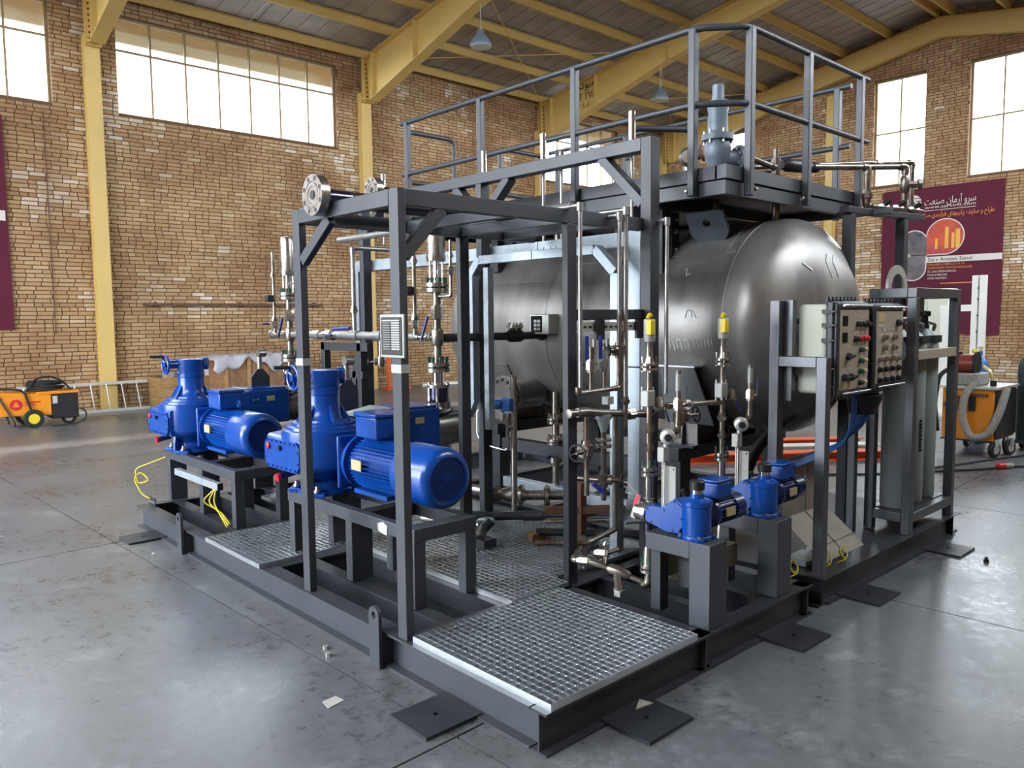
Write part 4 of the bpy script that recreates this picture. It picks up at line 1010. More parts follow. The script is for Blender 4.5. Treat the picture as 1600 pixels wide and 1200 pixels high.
# ---- dosing discharge risers with yellow caps
def riser(label,foot=True):
    x,y=1.45,.56; t=thing('dosing_riser',label,'pipework',(x,y,.3),'yellow-capped dosing risers')
    if foot:
        flange_pair(t,(x,y,.405),Z,.052,.018,bolts=4); MB().lathe((x,y,.42),Z,[(0,.04),(.1,.032),(.12,.028)],14).build('reducer','stainless',t)
        run(t,[(x,y,.39),(x,y,.31),(x-.02,y+.02,.30)],.02,'stainless')
    MB().cyl((x,y,.54),(x,y,.83),.030,14).build('sleeve','violet_steel',t)
    MB().torus((x,y,.84),Z,.032,.006,16,6).build('collar','chrome',t)
    MB().cyl((x,y,.83),(x,y,.99),.026,14).build('sleeve','stainless',t)
    flange_pair(t,(x,y,1.005),Z,.048,.02,bolts=4)
    run(t,[(x,y,1.03),(x,y,1.68)],.018,'pipe_steel'); union(t,(x,y,1.27),Z,.019); union(t,(x,y,1.15),Z,.017)
    b=MB().cbox((x-.015,y,1.45),(.07,.06,.1)).build('needle_valve','silver_label',t,bev=.006)
    m=MB()
    for dx in (-.04,.01):
        for dy in (-.022,.022): m.cyl((x+dx,y+dy,1.385),(x+dx,y+dy,1.52),.006,6)
    tag(m.build('block_bolts','stainless',b),kind='stuff')
    ball_valve(t,(x+.06,y-.03,1.42),Z,(.25,-.2,-1),.014,.13)
    flange_pair(t,(x,y,1.64),Z,.052,.016,bolts=4,bolt='stainless')
    MB().lathe((x,y,1.66),Z,[(0,.034),(.04,.022),(.10,.02),(.13,.028),(.14,.034)],14).build('spring_housing','stainless',t)
    MB().lathe((x,y,1.79),Z,[(0,.032),(.02,.036),(.13,.036),(.135,.03),(.136,0)],14).build('cap_body','silver_label',t)
    MB().box(x-.038,x+.004,y-.040,y-.002,1.83,1.92).build('yellow_label','yellow_plastic',t,bev=.004)
    MB().tube([(x-.02,y,1.925),(x,y,1.955),(x+.015,y,1.94)],.012,8).build('yellow_lever','yellow_plastic',t)
    return t
rs1=riser('yellow-capped riser with stainless valves at the end of the nearer dosing stand')
rs2=copy_tree(rs1,None,(.745,-.03,0)); rs2['label']='yellow-capped riser in front of the tank head beside the panel frame'
# transmitter columns in front of the risers with white mounting plates
def transmitter(label):
    x,y=1.43,.40; t=thing('pressure_transmitter',label,'instrument',(x,y,.7),'pressure transmitters by the dosing pumps')
    MB().box(x,x+.006,y-.05,y+.05,.82,1.06).build('mounting_plate','mount_plate',t,bev=.003)
    for dy,z in ((-.035,1.045),(.035,1.045),(-.035,.835)): MB().lathe((x,y+dy,z),-X,[(0,.006),(.004,.005)],8).build('plate_screw','black_plastic',t)
    for dy in (.015,.03): MB().tube([(x-.02,y+dy,1.09),(x-.02,y+dy,.78)],.004,6).build('impulse_tube','stainless',t)
    MB().cbox((x-.02,y+.025,1.13),(.055,.05,.09)).build('valve_block','silver_label',t,bev=.006)
    MB().lathe((x+.03,y+.03,1.235),V((-.8,-.6,0)),[(0,.03),(.005,.045),(.07,.045),(.075,.04),(.08,.02),(.081,0)],18).build('housing','alu',t)
    MB().lathe((x-.035,y-.02,1.235),V((-.8,-.6,0)),[(0,.022),(.014,.022),(.015,.012),(.016,0)],14).build('cover_ring','black_plastic',t)
    MB().cyl((x,y+.02,1.17),(x,y+.02,1.22),.016,10).build('neck','alu',t)
    r=run(t,[(x+.06,y,1.25),(x+.09,y,1.28),(x+.09,y,1.62)],.016,'pipe_steel')
    ball_valve(t,(x+.09,y,1.42),Z,(.4,.2,.6),.016,.12); MB().cyl((x+.09,y,1.50),(x+.09,y,1.60),.018,10).build('stub','silver_label',t)
    return t
tr1=transmitter('silver pressure transmitter on a white plate above the nearer dosing pump')
tr2=copy_tree(tr1,None,(.765,-.02,.0)); tr2['label']='silver pressure transmitter on a white plate left of the panel frame'
gv=thing('drain_valve','black hand wheel gate valve beside the first riser','valve',(1.62,.42,1.2)); gate_valve(gv,(1.60,.45,1.33),Z,(.9,-.4,.1),.02); MB().cyl((1.60,.45,1.2),(1.60,.45,1.45),.014,8).build('pipe','pipe_steel',gv)
cx_=thing('dosing_crossover','steel crossover pipe linking the two yellow-capped risers','pipe',(1.8,.53,1.37)); run(cx_,[(1.47,.56,1.37),(1.7,.62,1.38),(2.19,.53,1.37)],.018,'pipe_steel'); union(cx_,(1.9,.585,1.375),X,.018)
tg=thing('seal_tag','white paper tag with red stripe tied to the first riser','tag',(1.40,.62,.8)); MB().prism([(0,0),(.03,.01),(-.02,.16),(-.05,.15)],(1.36,.60,.72),Y,Z,(.003,0,0)).build('paper','paper',tg); MB().prism([(-.02,.08),(.01,.09),(-.02,.16),(-.05,.15)],(1.3585,.60,.72),Y,Z,(.002,0,0)).build('stripe','red_tag',tg); MB().tube([(1.36,.57,.87),(1.38,.66,.92),(1.40,.70,.86),(1.36,.60,.87)],.003,5).build('wire','alu',tg)
# ---- suction line with strainer at floor level
sl=thing('suction_line','steel suction line with Y-strainer and ball valves above the bare skid bay','pipework',(1.3,.75,.25))
run(sl,[(1.62,1.25,.42),(1.235,.985,.41),(1.30,.86,.40),(1.45,.56,.30)],.018,'pipe_steel')
ball_valve(sl,(1.265,.925,.405),(.07,-.125,0),(.6,.5,.1),.018,.2,hm='black_plastic'); ball_valve(sl,(1.38,.88,.44),(.07,-.125,0),(.6,.5,.1),.018,.16,hm='black_plastic')
MB().lathe((1.335,.79,.38),V((.15,-.3,-.1)),[(0,.022),(.02,.035),(.13,.035),(.15,.022)],14).build('strainer_body','pipe_steel',sl)
MB().lathe((1.36,.73,.36),V((-.3,-.35,-.6)),[(0,.028),(.1,.028),(.1,.036),(.13,.036)],6).build('strainer_leg','stainless',sl)
MB().cbox((1.30,.66,.26),(.06,.05,.04)).build('strainer_cap','silver_label',sl,bev=.004)
run(sl,[(1.34,.82,.39),(1.40,.86,.44),(1.46,.80,.47)],.014,'pipe_steel')
MB().torus((1.40,.87,.50),(.6,-.6,0),.022,.007,14,6).build('lever_loop','chrome',sl)
MB().bar((1.3,.95,.44),(1.75,1.2,.46),.03,.02).build('long_lever','black_paint',sl)
# ---- pipework below the tank
ob=thing('tank_outlet_column','flanged steel outlet pipe dropping from the tank bottom to the floor lines','pipework',(2.9,2.76,.25))
run(ob,[(2.9,2.76,1.25),(2.9,2.76,.30)],.036,'stainless')
flange_pair(ob,(2.9,2.76,.98),Z,.085,.02,bolts=6,bolt='stainless'); flange_pair(ob,(2.9,2.76,.78),Z,.085,.02,bolts=6,bolt='stainless')
ball_valve(ob,(2.9,2.76,.64),Z,(-.6,-.7,.1),.036,.22,block=False)
bl=thing('floor_pipe_run','run of steel pipes with cone reducers lying near floor level below the tank','pipework',(2.3,2.6,.25))
run(bl,[(2.2,3.6,.36),(2.35,2.75,.36),(2.7,2.4,.36)],.045,'stainless')
MB().lathe((2.25,2.95,.36),V((.3,-.45,0)),[(0,.05),(.03,.075),(.06,.075),(.1,.05),(.2,.075),(.26,.075),(.27,.09),(.3,.09)],18).build('cone_reducer','pipe_steel',bl)
flange(bl,(2.52,2.52,.36),V((.3,-.3,0)),.095,.025,bolts=8,bolt='stainless'); flange(bl,(2.22,3.02,.36),V((.3,-.45,0)),.085,.02,bolts=8,bolt='stainless')
run(bl,[(1.5,3.4,.31),(1.75,2.55,.31),(2.1,2.25,.31),(2.35,2.0,.31)],.035,'dark_paint')
run(bl,[(1.45,2.9,.29),(1.65,2.4,.29)],.03,'brushed_pipe'); run(bl,[(1.55,3.1,.29),(1.8,2.4,.29)],.028,'galvanised')
run(bl,[(2.35,2.05,.30),(2.35,2.05,.62),(2.62,1.55,.60)],.024,'pipe_steel'); union(bl,(2.5,1.78,.61),V((.27,-.5,0)),.022)
run(bl,[(1.75,1.75,.42),(2.3,1.2,.44)],.02,'chrome')
run(bl,[(1.8,1.9,.30),(2.4,1.2,.30)],.03,'dark_paint')
tp=thing('transmitter_pole','steel pole with blue differential transmitter and bent impulse tubes before the tank','instrument',(2.2,2.58,.24))
MB().cyl((2.2,2.58,.24),(2.2,2.58,1.45),.027,16).build('pole','stainless',tp)
MB().cbox((2.17,2.62,1.2),(.09,.12,.11)).build('transmitter_body','blue_cylinder',tp,bev=.012)
MB().lathe((2.14,2.66,1.2),V((-.5,.85,0)),[(0,.04),(.06,.04),(.062,.025),(.063,0)],16).build('display_cap','blue_cylinder',tp)
MB().cbox((2.16,2.62,1.08),(.05,.07,.1)).build('valve_manifold','stainless',tp,bev=.006); MB().cyl((2.10,2.5,1.02),(2.24,2.74,1.02),.012,8).build('manifold_bar','stainless',tp)
for k in range(2): MB().tube([(2.15,2.62-.03*k,1.03),(2.15,2.62-.03*k,.80),(2.12,2.85+.03*k,.83),(2.10,2.92+.03*k,.9),(2.10,2.92+.03*k,1.2-.06*k),(2.15,2.75,1.22-.06*k)],.007,6,bend=.05).build('impulse_tube','chrome',tp)
mw=thing('manway_flange','blind-flanged steel nozzle low on the tank shell','flange',(2.95,3.1,1.2)); nz=MB().cyl((2.55,3.1,1.22),(2.98,3.1,1.22),.14,28).build('nozzle','tank_steel',mw)
flange(mw,(2.58,3.1,1.22),X,.185,.03,bolts=12,bolt='stainless'); flange(mw,(2.54,3.1,1.22),X,.185,.03,bolts=0,name='blind')
for k in range(12): 
    w=R(30*k); MB().lathe((2.54,3.1+.145*math.cos(w),1.22+.145*math.sin(w)),-X,[(0,.015),(.015,.015)],8).build('nut','black_plastic',mw)
gb=thing('level_gauge_box','grey box with dark gauge window mounted on the tank side','gauge',(2.72,2.7,1.78)); MB().box(2.63,2.78,2.58,2.82,1.79,1.97).build('box','alu',gb,bev=.008); MB().box(2.622,2.632,2.66,2.80,1.81,1.955).build('gauge_window','screen_black',gb,bev=.004)
for i in range(2):
    for j in range(3): MB().box(2.618,2.623,2.675+.045*i,2.71+.045*i,1.825+.035*j,1.85+.035*j).build('gauge_key','silver_label',gb)

# ---- on top of the platform: relief valve and vent pipework
ps=thing('relief_valve','pale grey spring relief valve standing on the platform corner','valve',(3.0,1.11,2.89))
MB().lathe((3.0,1.11,2.89),Z,[(0,.07),(.08,.07),(.08,.1),(.12,.1),(.13,.06),(.2,.06),(.25,.095),(.33,.1),(.38,.09),(.385,.12),(.43,.12),(.44,.075),(.60,.072),(.62,.08),(.68,.08),(.69,.045),(.80,.043),(.805,0)],28).build('body','valve_grey',ps)
flange(ps,(3.14,1.03,3.14),V((.85,-.5,0)),.11,.03,'valve_grey',bolts=8,bolt='valve_grey'); MB().cyl((3.0,1.11,3.14),(3.16,1.02,3.14),.07,16).build('outlet','valve_grey',ps)
for k in range(6):
    w=R(60*k); MB().cyl((3+.1*math.cos(w),1.11+.1*math.sin(w),3.25),(3+.1*math.cos(w),1.11+.1*math.sin(w),3.35),.01,6).build('stud','stainless',ps)
vp=thing('vent_pipework','rusty brown vent piping with unions crossing the platform right end','pipework',(4.0,.9,2.95))
run(vp,[(3.1,.95,3.16),(3.5,.9,3.10),(3.5,.9,2.8)],.024,'pipe_steel'); MB().lathe((3.5,.9,3.05),Z,[(0,.035),(.12,.035),(.12,.02),(.2,.02)],12).build('tee','pipe_steel',vp)
run(vp,[(3.1,1.6,3.06),(3.52,.9,3.06)],.026,'pipe_steel')
MB().lathe((3.56,.88,3.13),V((.94,-.33,.0)),[(0,.03),(.04,.05),(.26,.05),(.30,.03),(.32,.04),(.36,.04)],14).build('silencer','dark_paint',vp)
run(vp,[(3.85,.76,3.13),(4.36,.55,3.16),(4.36,.55,2.84),(4.5,.42,2.80)],.026,'pipe_steel'); union(vp,(4.36,.55,2.93),Z,.028)
run(vp,[(4.36,.55,3.16),(4.70,.38,3.18),(4.70,.38,2.82)],.026,'pipe_steel'); 
g2=MB().lathe((4.70,.38,2.96),Z,[(0,.03),(.03,.04),(.11,.04),(.14,.03)],12).build('globe_valve','pipe_steel',vp); MB().lathe((4.70,.38,3.03),V((.6,-.8,0)),[(0,.03),(.1,.03),(.1,.045),(.13,.045)],8).build('valve_bonnet','pipe_steel',g2)
run(vp,[(3.6,1.2,3.16),(4.5,.62,3.22),(4.90,.40,3.24),(4.90,.40,2.8)],.02,'pipe_steel'); union(vp,(4.6,.57,3.22),V((.9,-.5,0)),.02)
tn=thing('top_nozzle_valve','brown steel nozzle with side valve standing behind the first platform post','valve',(4.0,2.08,2.89)); MB().cyl((4.0,2.08,2.89),(4.0,2.08,3.40),.045,14).build('nozzle','pipe_steel',tn); MB().lathe((3.92,2.02,3.42),V((.8,.5,0)),[(0,.06),(.03,.09),(.16,.09),(.19,.06)],14).build('valve_body','pipe_steel',tn); MB().lathe((3.98,2.05,3.42),V((.3,-.9,.2)),[(0,.05),(.12,.05),(.12,.08),(.15,.08)],12).build('side_port','rust',tn)
MB().tube([(3.75,2.6,3.45),(3.75,2.6,3.75),(4.3,2.2,3.75),(4.3,2.2,3.5)],.03,10,bend=.12).build('gooseneck','dark_paint',tn)
# ================================================================== galvanised cable trays
def tray(label, segs, w, h, up=None):
    t=thing('cable_tray',label,'cable tray',segs[0][0],'galvanised cable trays')
    for p,q in segs:
        p,q=V(p),V(q); L=(q-p).length; n=max(1,round(L/.85)); d=(q-p)/n
        for i in range(n): MB().bar(p+d*i+d*.004,p+d*(i+1)-d*.004,w,h,up).build('tray_section','galvanised',t,bev=.003)
    return t
tray('wide galvanised tray running along the tank front and down beside the tall post',[((2.25,5.05,2.5),(2.25,1.335,2.5)),((2.25,1.27,2.565),(2.25,1.27,.58))],.11,.12,up=X)
tray('narrow galvanised drop of the wide tray at the far left end of the frame',[((2.25,5.09,2.55),(2.25,5.09,.201))],.07,.06,up=X)
t=tray('inverted-U galvanised tray between the two inner posts',[((2.0,2.86,1.22),(2.0,2.86,2.30)),((2.0,2.87,2.30),(2.0,2.74,2.44)),((2.0,2.74,2.425),(2.0,1.46,2.425)),((2.0,1.46,2.43),(2.0,1.27,2.25)),((2.0,1.27,2.25),(2.0,1.27,.237))],.07,.075,up=X)
for p,q in (((2.0,2.66,1.0),(2.0,2.66,2.36)),((2.0,2.86,1.24),(1.92,2.84,1.12)),((1.94,2.84,1.13),(1.68,2.80,1.12))): MB().bar(p,q,.06,.065,X if p[0]==q[0] else None).build('tray_section','galvanised',t,bev=.003)
MB().bar((1.70,2.80,1.09),(1.62,2.70,.99),.05,.02).build('cover_flap','black_paint',t)
for y in (2.0,1.93,1.87,1.8): MB().cyl((2.0,y,2.455),(2.0,y,2.485),.004,6).build('screw','stainless',t)
t=thing('tray_elbow','bent galvanised tray foot at the bottom of the wide tray drop','cable tray',(2.2,1.27,.4)); MB().bar((2.2,1.27,.57),(2.05,1.18,.46),.11,.02).build('bent_plate','galvanised',t); MB().bar((2.05,1.18,.46),(2.0,1.1,.5),.11,.02).build('bent_lip','galvanised',t)
t=thing('cable_tray','short galvanised tray clipped across the front of the far pump stand','cable tray',(.3,4.5,.5),'galvanised cable trays')
MB().bar((.285,5.2,.53),(.285,4.55,.53),.05,.06).build('tray_section','galvanised',t,bev=.003); MB().bar((.285,4.54,.53),(.285,4.2,.53),.05,.06).build('tray_section','galvanised',t,bev=.003); MB().box(.262,.308,4.19,4.2,.5,.56).build('open_end','black_plastic',t)
for k in range(3):
    t=thing('earth_cable','yellow cable strand hanging from the tray on the far pump stand','cable',(.27,4.25,.25),'yellow cable strands at the far pump stand')
    MB().tube([(.27,4.25+.01*k,.51),(.24-.03*k,4.24+.05*k,.40),(.25+.03*k,4.12+.07*k,.30),(.27+.03*k,4.05+.04*k,.215)],.006,6,bend=.05).build('strand','cable_yellow',t)
t=thing('earth_cable','thin yellow cable curling up at the far end of the skid','cable',(.1,5.6,.2)); MB().tube([(.14,5.35,.24),(.04,5.45,.3),(.0,5.55,.45),(.05,5.5,.52),(.10,5.4,.44),(.02,5.5,.40),(.0,5.5,.55),(.22,5.3,.66)],.006,6,bend=.05).build('strand','cable_yellow',t)
t=thing('perforated_strip','short perforated black strip standing at the far skid corner','bracket',(.1,5.4,.2)); MB().box(.09,.095,5.25,5.42,.2,.29).build('strip','black_paint',t)
for k in range(4): MB().box(.086,.091,5.275+.036*k,5.292+.036*k,.235,.255).build('slot','silver_label',t)

# ================================================================== control panels on their frame
cpf=thing('panel_frame','bare steel post frame holding the two control panels','frame',(3.0,.2,.2))
rhs('front_post',cpf,(2.60,.035,.206),(2.60,.035,1.665),.07,.07,'raw_steel',up=Y)
rhs('rear_post',cpf,(2.60,.37,.206),(2.60,.37,2.04),.07,.07,'raw_steel',up=Y)
rhs('top_bar',cpf,(2.60,.07,1.63),(2.60,.335,1.63),.07,.07,'raw_steel')
for x in (3.35,3.88): rhs('rear_post',cpf,(x,.40,.2),(x,.40,2.0),.06,.06,'raw_steel',up=Y)
for z in (1.5,1.9): rhs('cross_rail',cpf,(2.635,.37,z),(3.9,.37,z),.05,.05,'raw_steel')
MB().box(2.64,2.70,.28,.34,1.36,2.04).build('hinge_channel','raw_steel',cpf)
for z in (1.38,1.62,1.86): MB().cyl((2.66,.345,z),(2.66,.345,z+.13),.012,10).build('hinge_pin','chrome',cpf)
for z in (1.44,1.80): MB().box(2.635,2.66,.34,.37,z,z+.14).build('hinge_block','chrome',cpf)
def panel(x0,x1,z0,z1,label):
    t=thing('control_box',label,'control panel',((x0+x1)/2,.15,z0),'control panels')
    MB().box(x0+.01,x1-.01,.085,.29,z0+.02,z1-.02).build('housing','cream_plastic',t,bev=.03,seg=4)
    MB().box(x0,x1,.035,.085,z0,z1).build('lid_rim','panel_lid',t,bev=.012)
    MB().box(x0+.005,x1-.005,.01,.035,z0+.01,z1-.01).build('lid','panel_lid',t,bev=.01)
    f=MB().box(x0+.04,x1-.02,.004,.011,z0+.05,z1-.06).build('face_plate','panel_plate',t,bev=.003)
    for z in (z0+.03,z1-.03): MB().cyl((x0+.05,-.012,z),(x1-.005,-.012,z),.007,10).build('guard_rod','chrome',t)
    n=8
    for k in range(n):
        x=x0+.05+k*(x1-x0-.1)/(n-1)
        for z,d in ((z1,1),(z0,-1)): MB().lathe((x,.10,z-.02*d),(0,0,d),[(0,.018),(.03,.018),(.03,.012),(.05,.012)],6).build('cable_gland','black_plastic',t)
    for z in (z1-.07,z1-.16,z1-.26,z0+.2,z0+.08):
        l=MB().box(x0-.012,x0+.012,.04,.11,z-.014,z+.014).build('latch','black_plastic',t); MB().cyl((x0-.014,.02,z),(x0-.014,.075,z),.007,8).build('latch_screw','chrome',l)
    MB().box(x0+.008,x0+.012,.11,.27,z1-.25,z1-.12).build('side_label','cream_plastic',t)
    return t,f
def btn(f,x,z,m,r=.017,L=.03):
    b=MB().lathe((x,.006,z),-Y,[(0,r*1.25),(.012,r*1.25),(.014,r),(L,r),(L+.003,r*.7),(L+.0031,0)],14).build('push_button',m,f); return b
def tagl(f,x,z,w=.035): MB().box(x-w/2,x+w/2,.001,.005,z,z+.014).build('button_tag','paper',f)
def rot(f,x,z):
    b=MB().lathe((x,.006,z),-Y,[(0,.026),(.02,.026),(.022,.018),(.03,.018)],14).build('rotary_switch','black_plastic',f); MB().bar((x-.03,-.03,z-.006),(x+.03,-.03,z+.006),.022,.016).build('switch_grip','black_plastic',b)
p1,f1=panel(2.72,3.21,1.385,2.03,'control panel with red and green push buttons nearest the tank head')
ux=lambda u:2.77+.40*u
vz=lambda v:1.96-.50*v
for v in (.06,.28): MB().box(ux(.05),ux(.22),.0,.006,vz(v+.13),vz(v)).build('display','screen_black',f1)
for u in (.60,.75): btn(f1,ux(u),vz(.17),'black_plastic'); tagl(f1,ux(u),vz(.09))
rot(f1,ux(.93),vz(.17))
for u,m in ((.52,'black_plastic'),(.65,'red_plastic'),(.79,'red_plastic'),(.93,'red_plastic')): btn(f1,ux(u),vz(.37),m); tagl(f1,ux(u),vz(.30))
rot(f1,ux(.25),vz(.60)); tagl(f1,ux(.25),vz(.49),.06)
for v in (.52,.67,.82,.97): btn(f1,ux(.72),vz(v),'green_bolt'); btn(f1,ux(.92),vz(v),'brass_plate',.012,.02); tagl(f1,ux(.72),vz(v-.09)); tagl(f1,ux(.92),vz(v-.09))
for u in (.12,.36): rot(f1,ux(u),vz(.88)); tagl(f1,ux(u),vz(.79))
MB().box(ux(.05),ux(.4),.001,.005,vz(1.03),vz(.97)).build('button_tag','brass_plate',f1)
p2,f2=panel(3.28,3.80,1.395,2.02,'control panel with grey and black push buttons beside the cylinder rack')
ux=lambda u:3.34+.42*u
MB().box(ux(.0),ux(.25),.0,.006,vz(.15),vz(.02)).build('name_plate','brass_plate',f2); tagl(f2,ux(.12),vz(.22),.1); rot(f2,ux(.8),vz(.17)); tagl(f2,ux(.8),vz(.06))
for v in (.37,.52):
    for u in (.25,.65): btn(f2,ux(u),vz(v),'stainless',.02); tagl(f2,ux(u),vz(v-.09))
for v,m in ((.68,'stainless'),(.83,'black_plastic'),(.98,'black_plastic')):
    for u in (.08,.34,.6,.86): btn(f2,ux(u),vz(v),m,.018); tagl(f2,ux(u),vz(v-.09))
# cables from the panels
for k in range(7):
    t=thing('control_cable','blue control cable in the bundle looping down from the panels','cable',(3.3,.12,.9),'blue control cables below the panels')
    MB().tube([(3.22+.06*k,.11,1.37),(3.24+.045*k,.13,1.15),(3.22+.02*k,.18+.01*k,1.0),(3.0-.02*k,.30+.01*k,.90),(2.80,.32+.012*k,.88+.006*k)],.009,8,bend=.1).build('sheath','cable_blue',t)
t=thing('cable_sleeve','black heat-shrink sleeve bunching the blue cables under the panels','sleeve',(3.4,.12,1.25)); MB().lathe((3.40,.12,1.36),-Z,[(0,.14),(.1,.10),(.14,.09)],14).build('sleeve','rubber',t)
for k in range(3):
    t=thing('black_hose','thick black cable arching behind the panel frame post','cable',(2.7,.5,.5),'thick black cables behind the panel post'); MB().tube([(2.55+.04*k,.62,.70),(2.66+.05*k,.6,.95),(2.85+.06*k,.55,1.12),(3.1,.5,1.2)],.02,10,bend=.15).build('sheath','rubber',t)
# dusty bent tray covers at the foot of the panels
for k,(x0,x1) in enumerate(((2.70,3.02),(3.04,3.34))):
    t=thing('tray_cover',('dusty bent tray cover left of the seam below the panels','dusty bent tray cover right of the seam below the panels')[k],'cable tray',(x0,.25,.21),'dusty bent tray covers')
    for p,q in (((.36,.94),(.36,.52)),((.36,.515),(.14,.34)),((.135,.335),(.06,.265))): 
        MB().prism([p,q,(q[0]+.014,q[1]+.012),(p[0]+.016,p[1])],(x0,0,0),Y,Z,(x1-x0,0,0)).build('cover_plate','dusty_plate',t,bev=.002)
    for z in (.74,.68): MB().box(x1-.03,x1+.0,.352,.359,z,z+.05).build('clip','galvanised',t)
    MB().box(x0+.02,x1-.02,.19,.36,.207,.24).build('foot','galvanised',t)
for x,y,lab in ((2.45,.12,'small coil of yellow cable beside the second dosing stand'),(2.8,.06,'small coil of yellow cable under the left dusty cover'),(3.0,.04,'small coil of yellow cable under the right dusty cover')):
    t=thing('cable_coil',lab,'cable',(x,y,.21)); m=MB()
    MB().tube([(x-.06,y+.03,.215),(x-.02,y-.02,.25),(x+.03,y,.29),(x+.02,y+.04,.33),(x-.03,y+.03,.28),(x,y-.01,.23),(x+.05,y+.03,.24),(x+.06,y+.05,.22)],.005,6,bend=.04).build('strand','cable_yellow',t)
t=thing('cable_reel','small green-yellow earth cable reel hanging inside the first dosing stand','cable',(1.44,.4,.35)); MB().torus((1.49,.3,.42),X,.035,.012,16,6).build('coil','cable_yellow',t); MB().box(1.475,1.485,.25,.36,.34,.50).build('backing','black_paint',t)

# side posts carrying the vent valves
vpst=thing('vent_support_frame','two dark steel posts with a top channel behind the cylinder rack','frame',(4.3,.4,.2))
rhs('post',vpst,(3.98,.52,.2),(3.98,.52,2.74),.08,.08,'dark_paint',up=Y); rhs('post',vpst,(4.72,.40,.2),(4.72,.40,2.74),.08,.08,'dark_paint',up=Y)
rhs('top_channel',vpst,(3.9,.53,2.77),(5.0,.35,2.77),.08,.05,'dark_paint'); rhs('arm',vpst,(4.25,.74,2.77),(4.25,.30,2.77),.06,.05,'dark_paint')
vv=thing('vent_valve_cluster','cluster of small steel valves lying on the top channel of the vent posts','valve',(4.6,.4,2.8))
for x,y in ((4.45,.45),(4.62,.40),(4.85,.36)):
    v=MB().lathe((x-.08,y+.02,2.83),V((.97,-.2,0)),[(0,.02),(.03,.03),(.13,.03),(.16,.02)],8).build('valve_body','stainless',vv); MB().cyl((x,y,2.84),(x+.02,y-.05,2.88),.02,8).build('valve_knob','black_plastic',v)
run(vv,[(4.3,.48,2.83),(5.0,.34,2.83)],.014,'pipe_steel')

# ================================================================== gas cylinder rack
rk=thing('cylinder_rack','bare steel rack with arched lifting plate for the grey gas cylinders','rack',(4.5,.17,.2))
RX0,RX1,RY0,RY1,RT=4.02,4.98,.0,.36,2.14
for x in (RX0+.035,RX1-.035):
    for y in (RY0+.035,RY1-.035): rhs('post',rk,(x,y,.206),(x,y,RT-.075),.07,.07,'raw_steel',up=Y)
for z in (.34,1.62,RT-.037):
    rhs('front_rail',rk,(RX0+(.07 if z<2 else 0),RY0+.035,z),(RX1-(.07 if z<2 else 0),RY0+.035,z),.07,.075,'panel_plate' if z<1.9 and z>1 else 'raw_steel'); 
    if z!=1.62:
        rhs('rear_rail',rk,(RX0+(.07 if z<2 else 0),RY1-.035,z),(RX1-(.07 if z<2 else 0),RY1-.035,z),.07,.075,'raw_steel')
        for x in (RX0+.035,RX1-.035): rhs('side_rail',rk,(x,RY0+.07,z),(x,RY1-.07,z),.07,.075,'raw_steel')
MB().box(RX0+.07,RX1-.07,RY0+.07,RY1-.07,.375,.385).build('floor_plate','dark_paint',rk)
arc=[(.20*math.cos(R(a)),.20*math.sin(R(a))) for a in range(0,181,12)]+[(.13*math.cos(R(a)),.13*math.sin(R(a))) for a in range(180,-1,-12)]
MB().prism(arc,(4.42,RY1-.06,RT),X,Z,(0,.02,0)).build('lifting_arch','alu',rk)
for k,(x,y) in enumerate(((4.20,.19),(4.46,.19),(4.72,.19))):
    t=thing('gas_cylinder',('grey gas cylinder at the panel side of the rack','grey gas cylinder in the middle of the rack','grey gas cylinder at the outer side of the rack')[k],'gas cylinder',(x,y,.385),'grey gas cylinders in the rack')
    MB().lathe((x,y,.385),Z,[(0,.10),(.02,.112),(1.28,.112),(1.33,.105),(1.38,.08),(1.41,.045),(1.43,.035)],28).build('bottle','cylinder_grey',t)
    MB().lathe((x,y,1.81),Z,[(0,.035),(.04,.035),(.04,.025),(.1,.025)],12).build('neck_valve','black_plastic',t)
    MB().lathe((x,y,1.91),Z,[(0,.02),(.015,.045),(.05,.045),(.055,.03),(.056,0)],14).build('valve_knob','black_plastic',t)
    MB().box(x-.075,x+.075,y-.113,y-.06,1.70,1.76).build('neck_clamp','black_paint',t)
    MB().tube([(x,y-.02,1.87),(x+.10,y-.05,1.85),(x+.14,y-.02,1.80)],.014,8).build('hose_tail','brushed_pipe',t)
    if k==1:
        for q in range(9): MB().box(x-.055,x-.02-.008*(q%3),y-.1125,y-.100,.82+.03*q,.838+.03*q).build('stencil_mark','dark_print',t)
t=thing('pressure_gauge','small round gauge on the bottle manifold in the rack','gauge',(4.45,.30,1.95)); MB().lathe((4.45,.28,1.98),-Y,[(0,.035),(.02,.035),(.021,0)],18).build('case','black_plastic',t); MB().lathe((4.45,.259,1.98),-Y,[(0,.028),(.002,.028)],18).build('dial','paper',t); MB().cyl((4.1,.30,1.90),(4.9,.30,1.90),.01,8).build('manifold_tube','brushed_pipe',t)
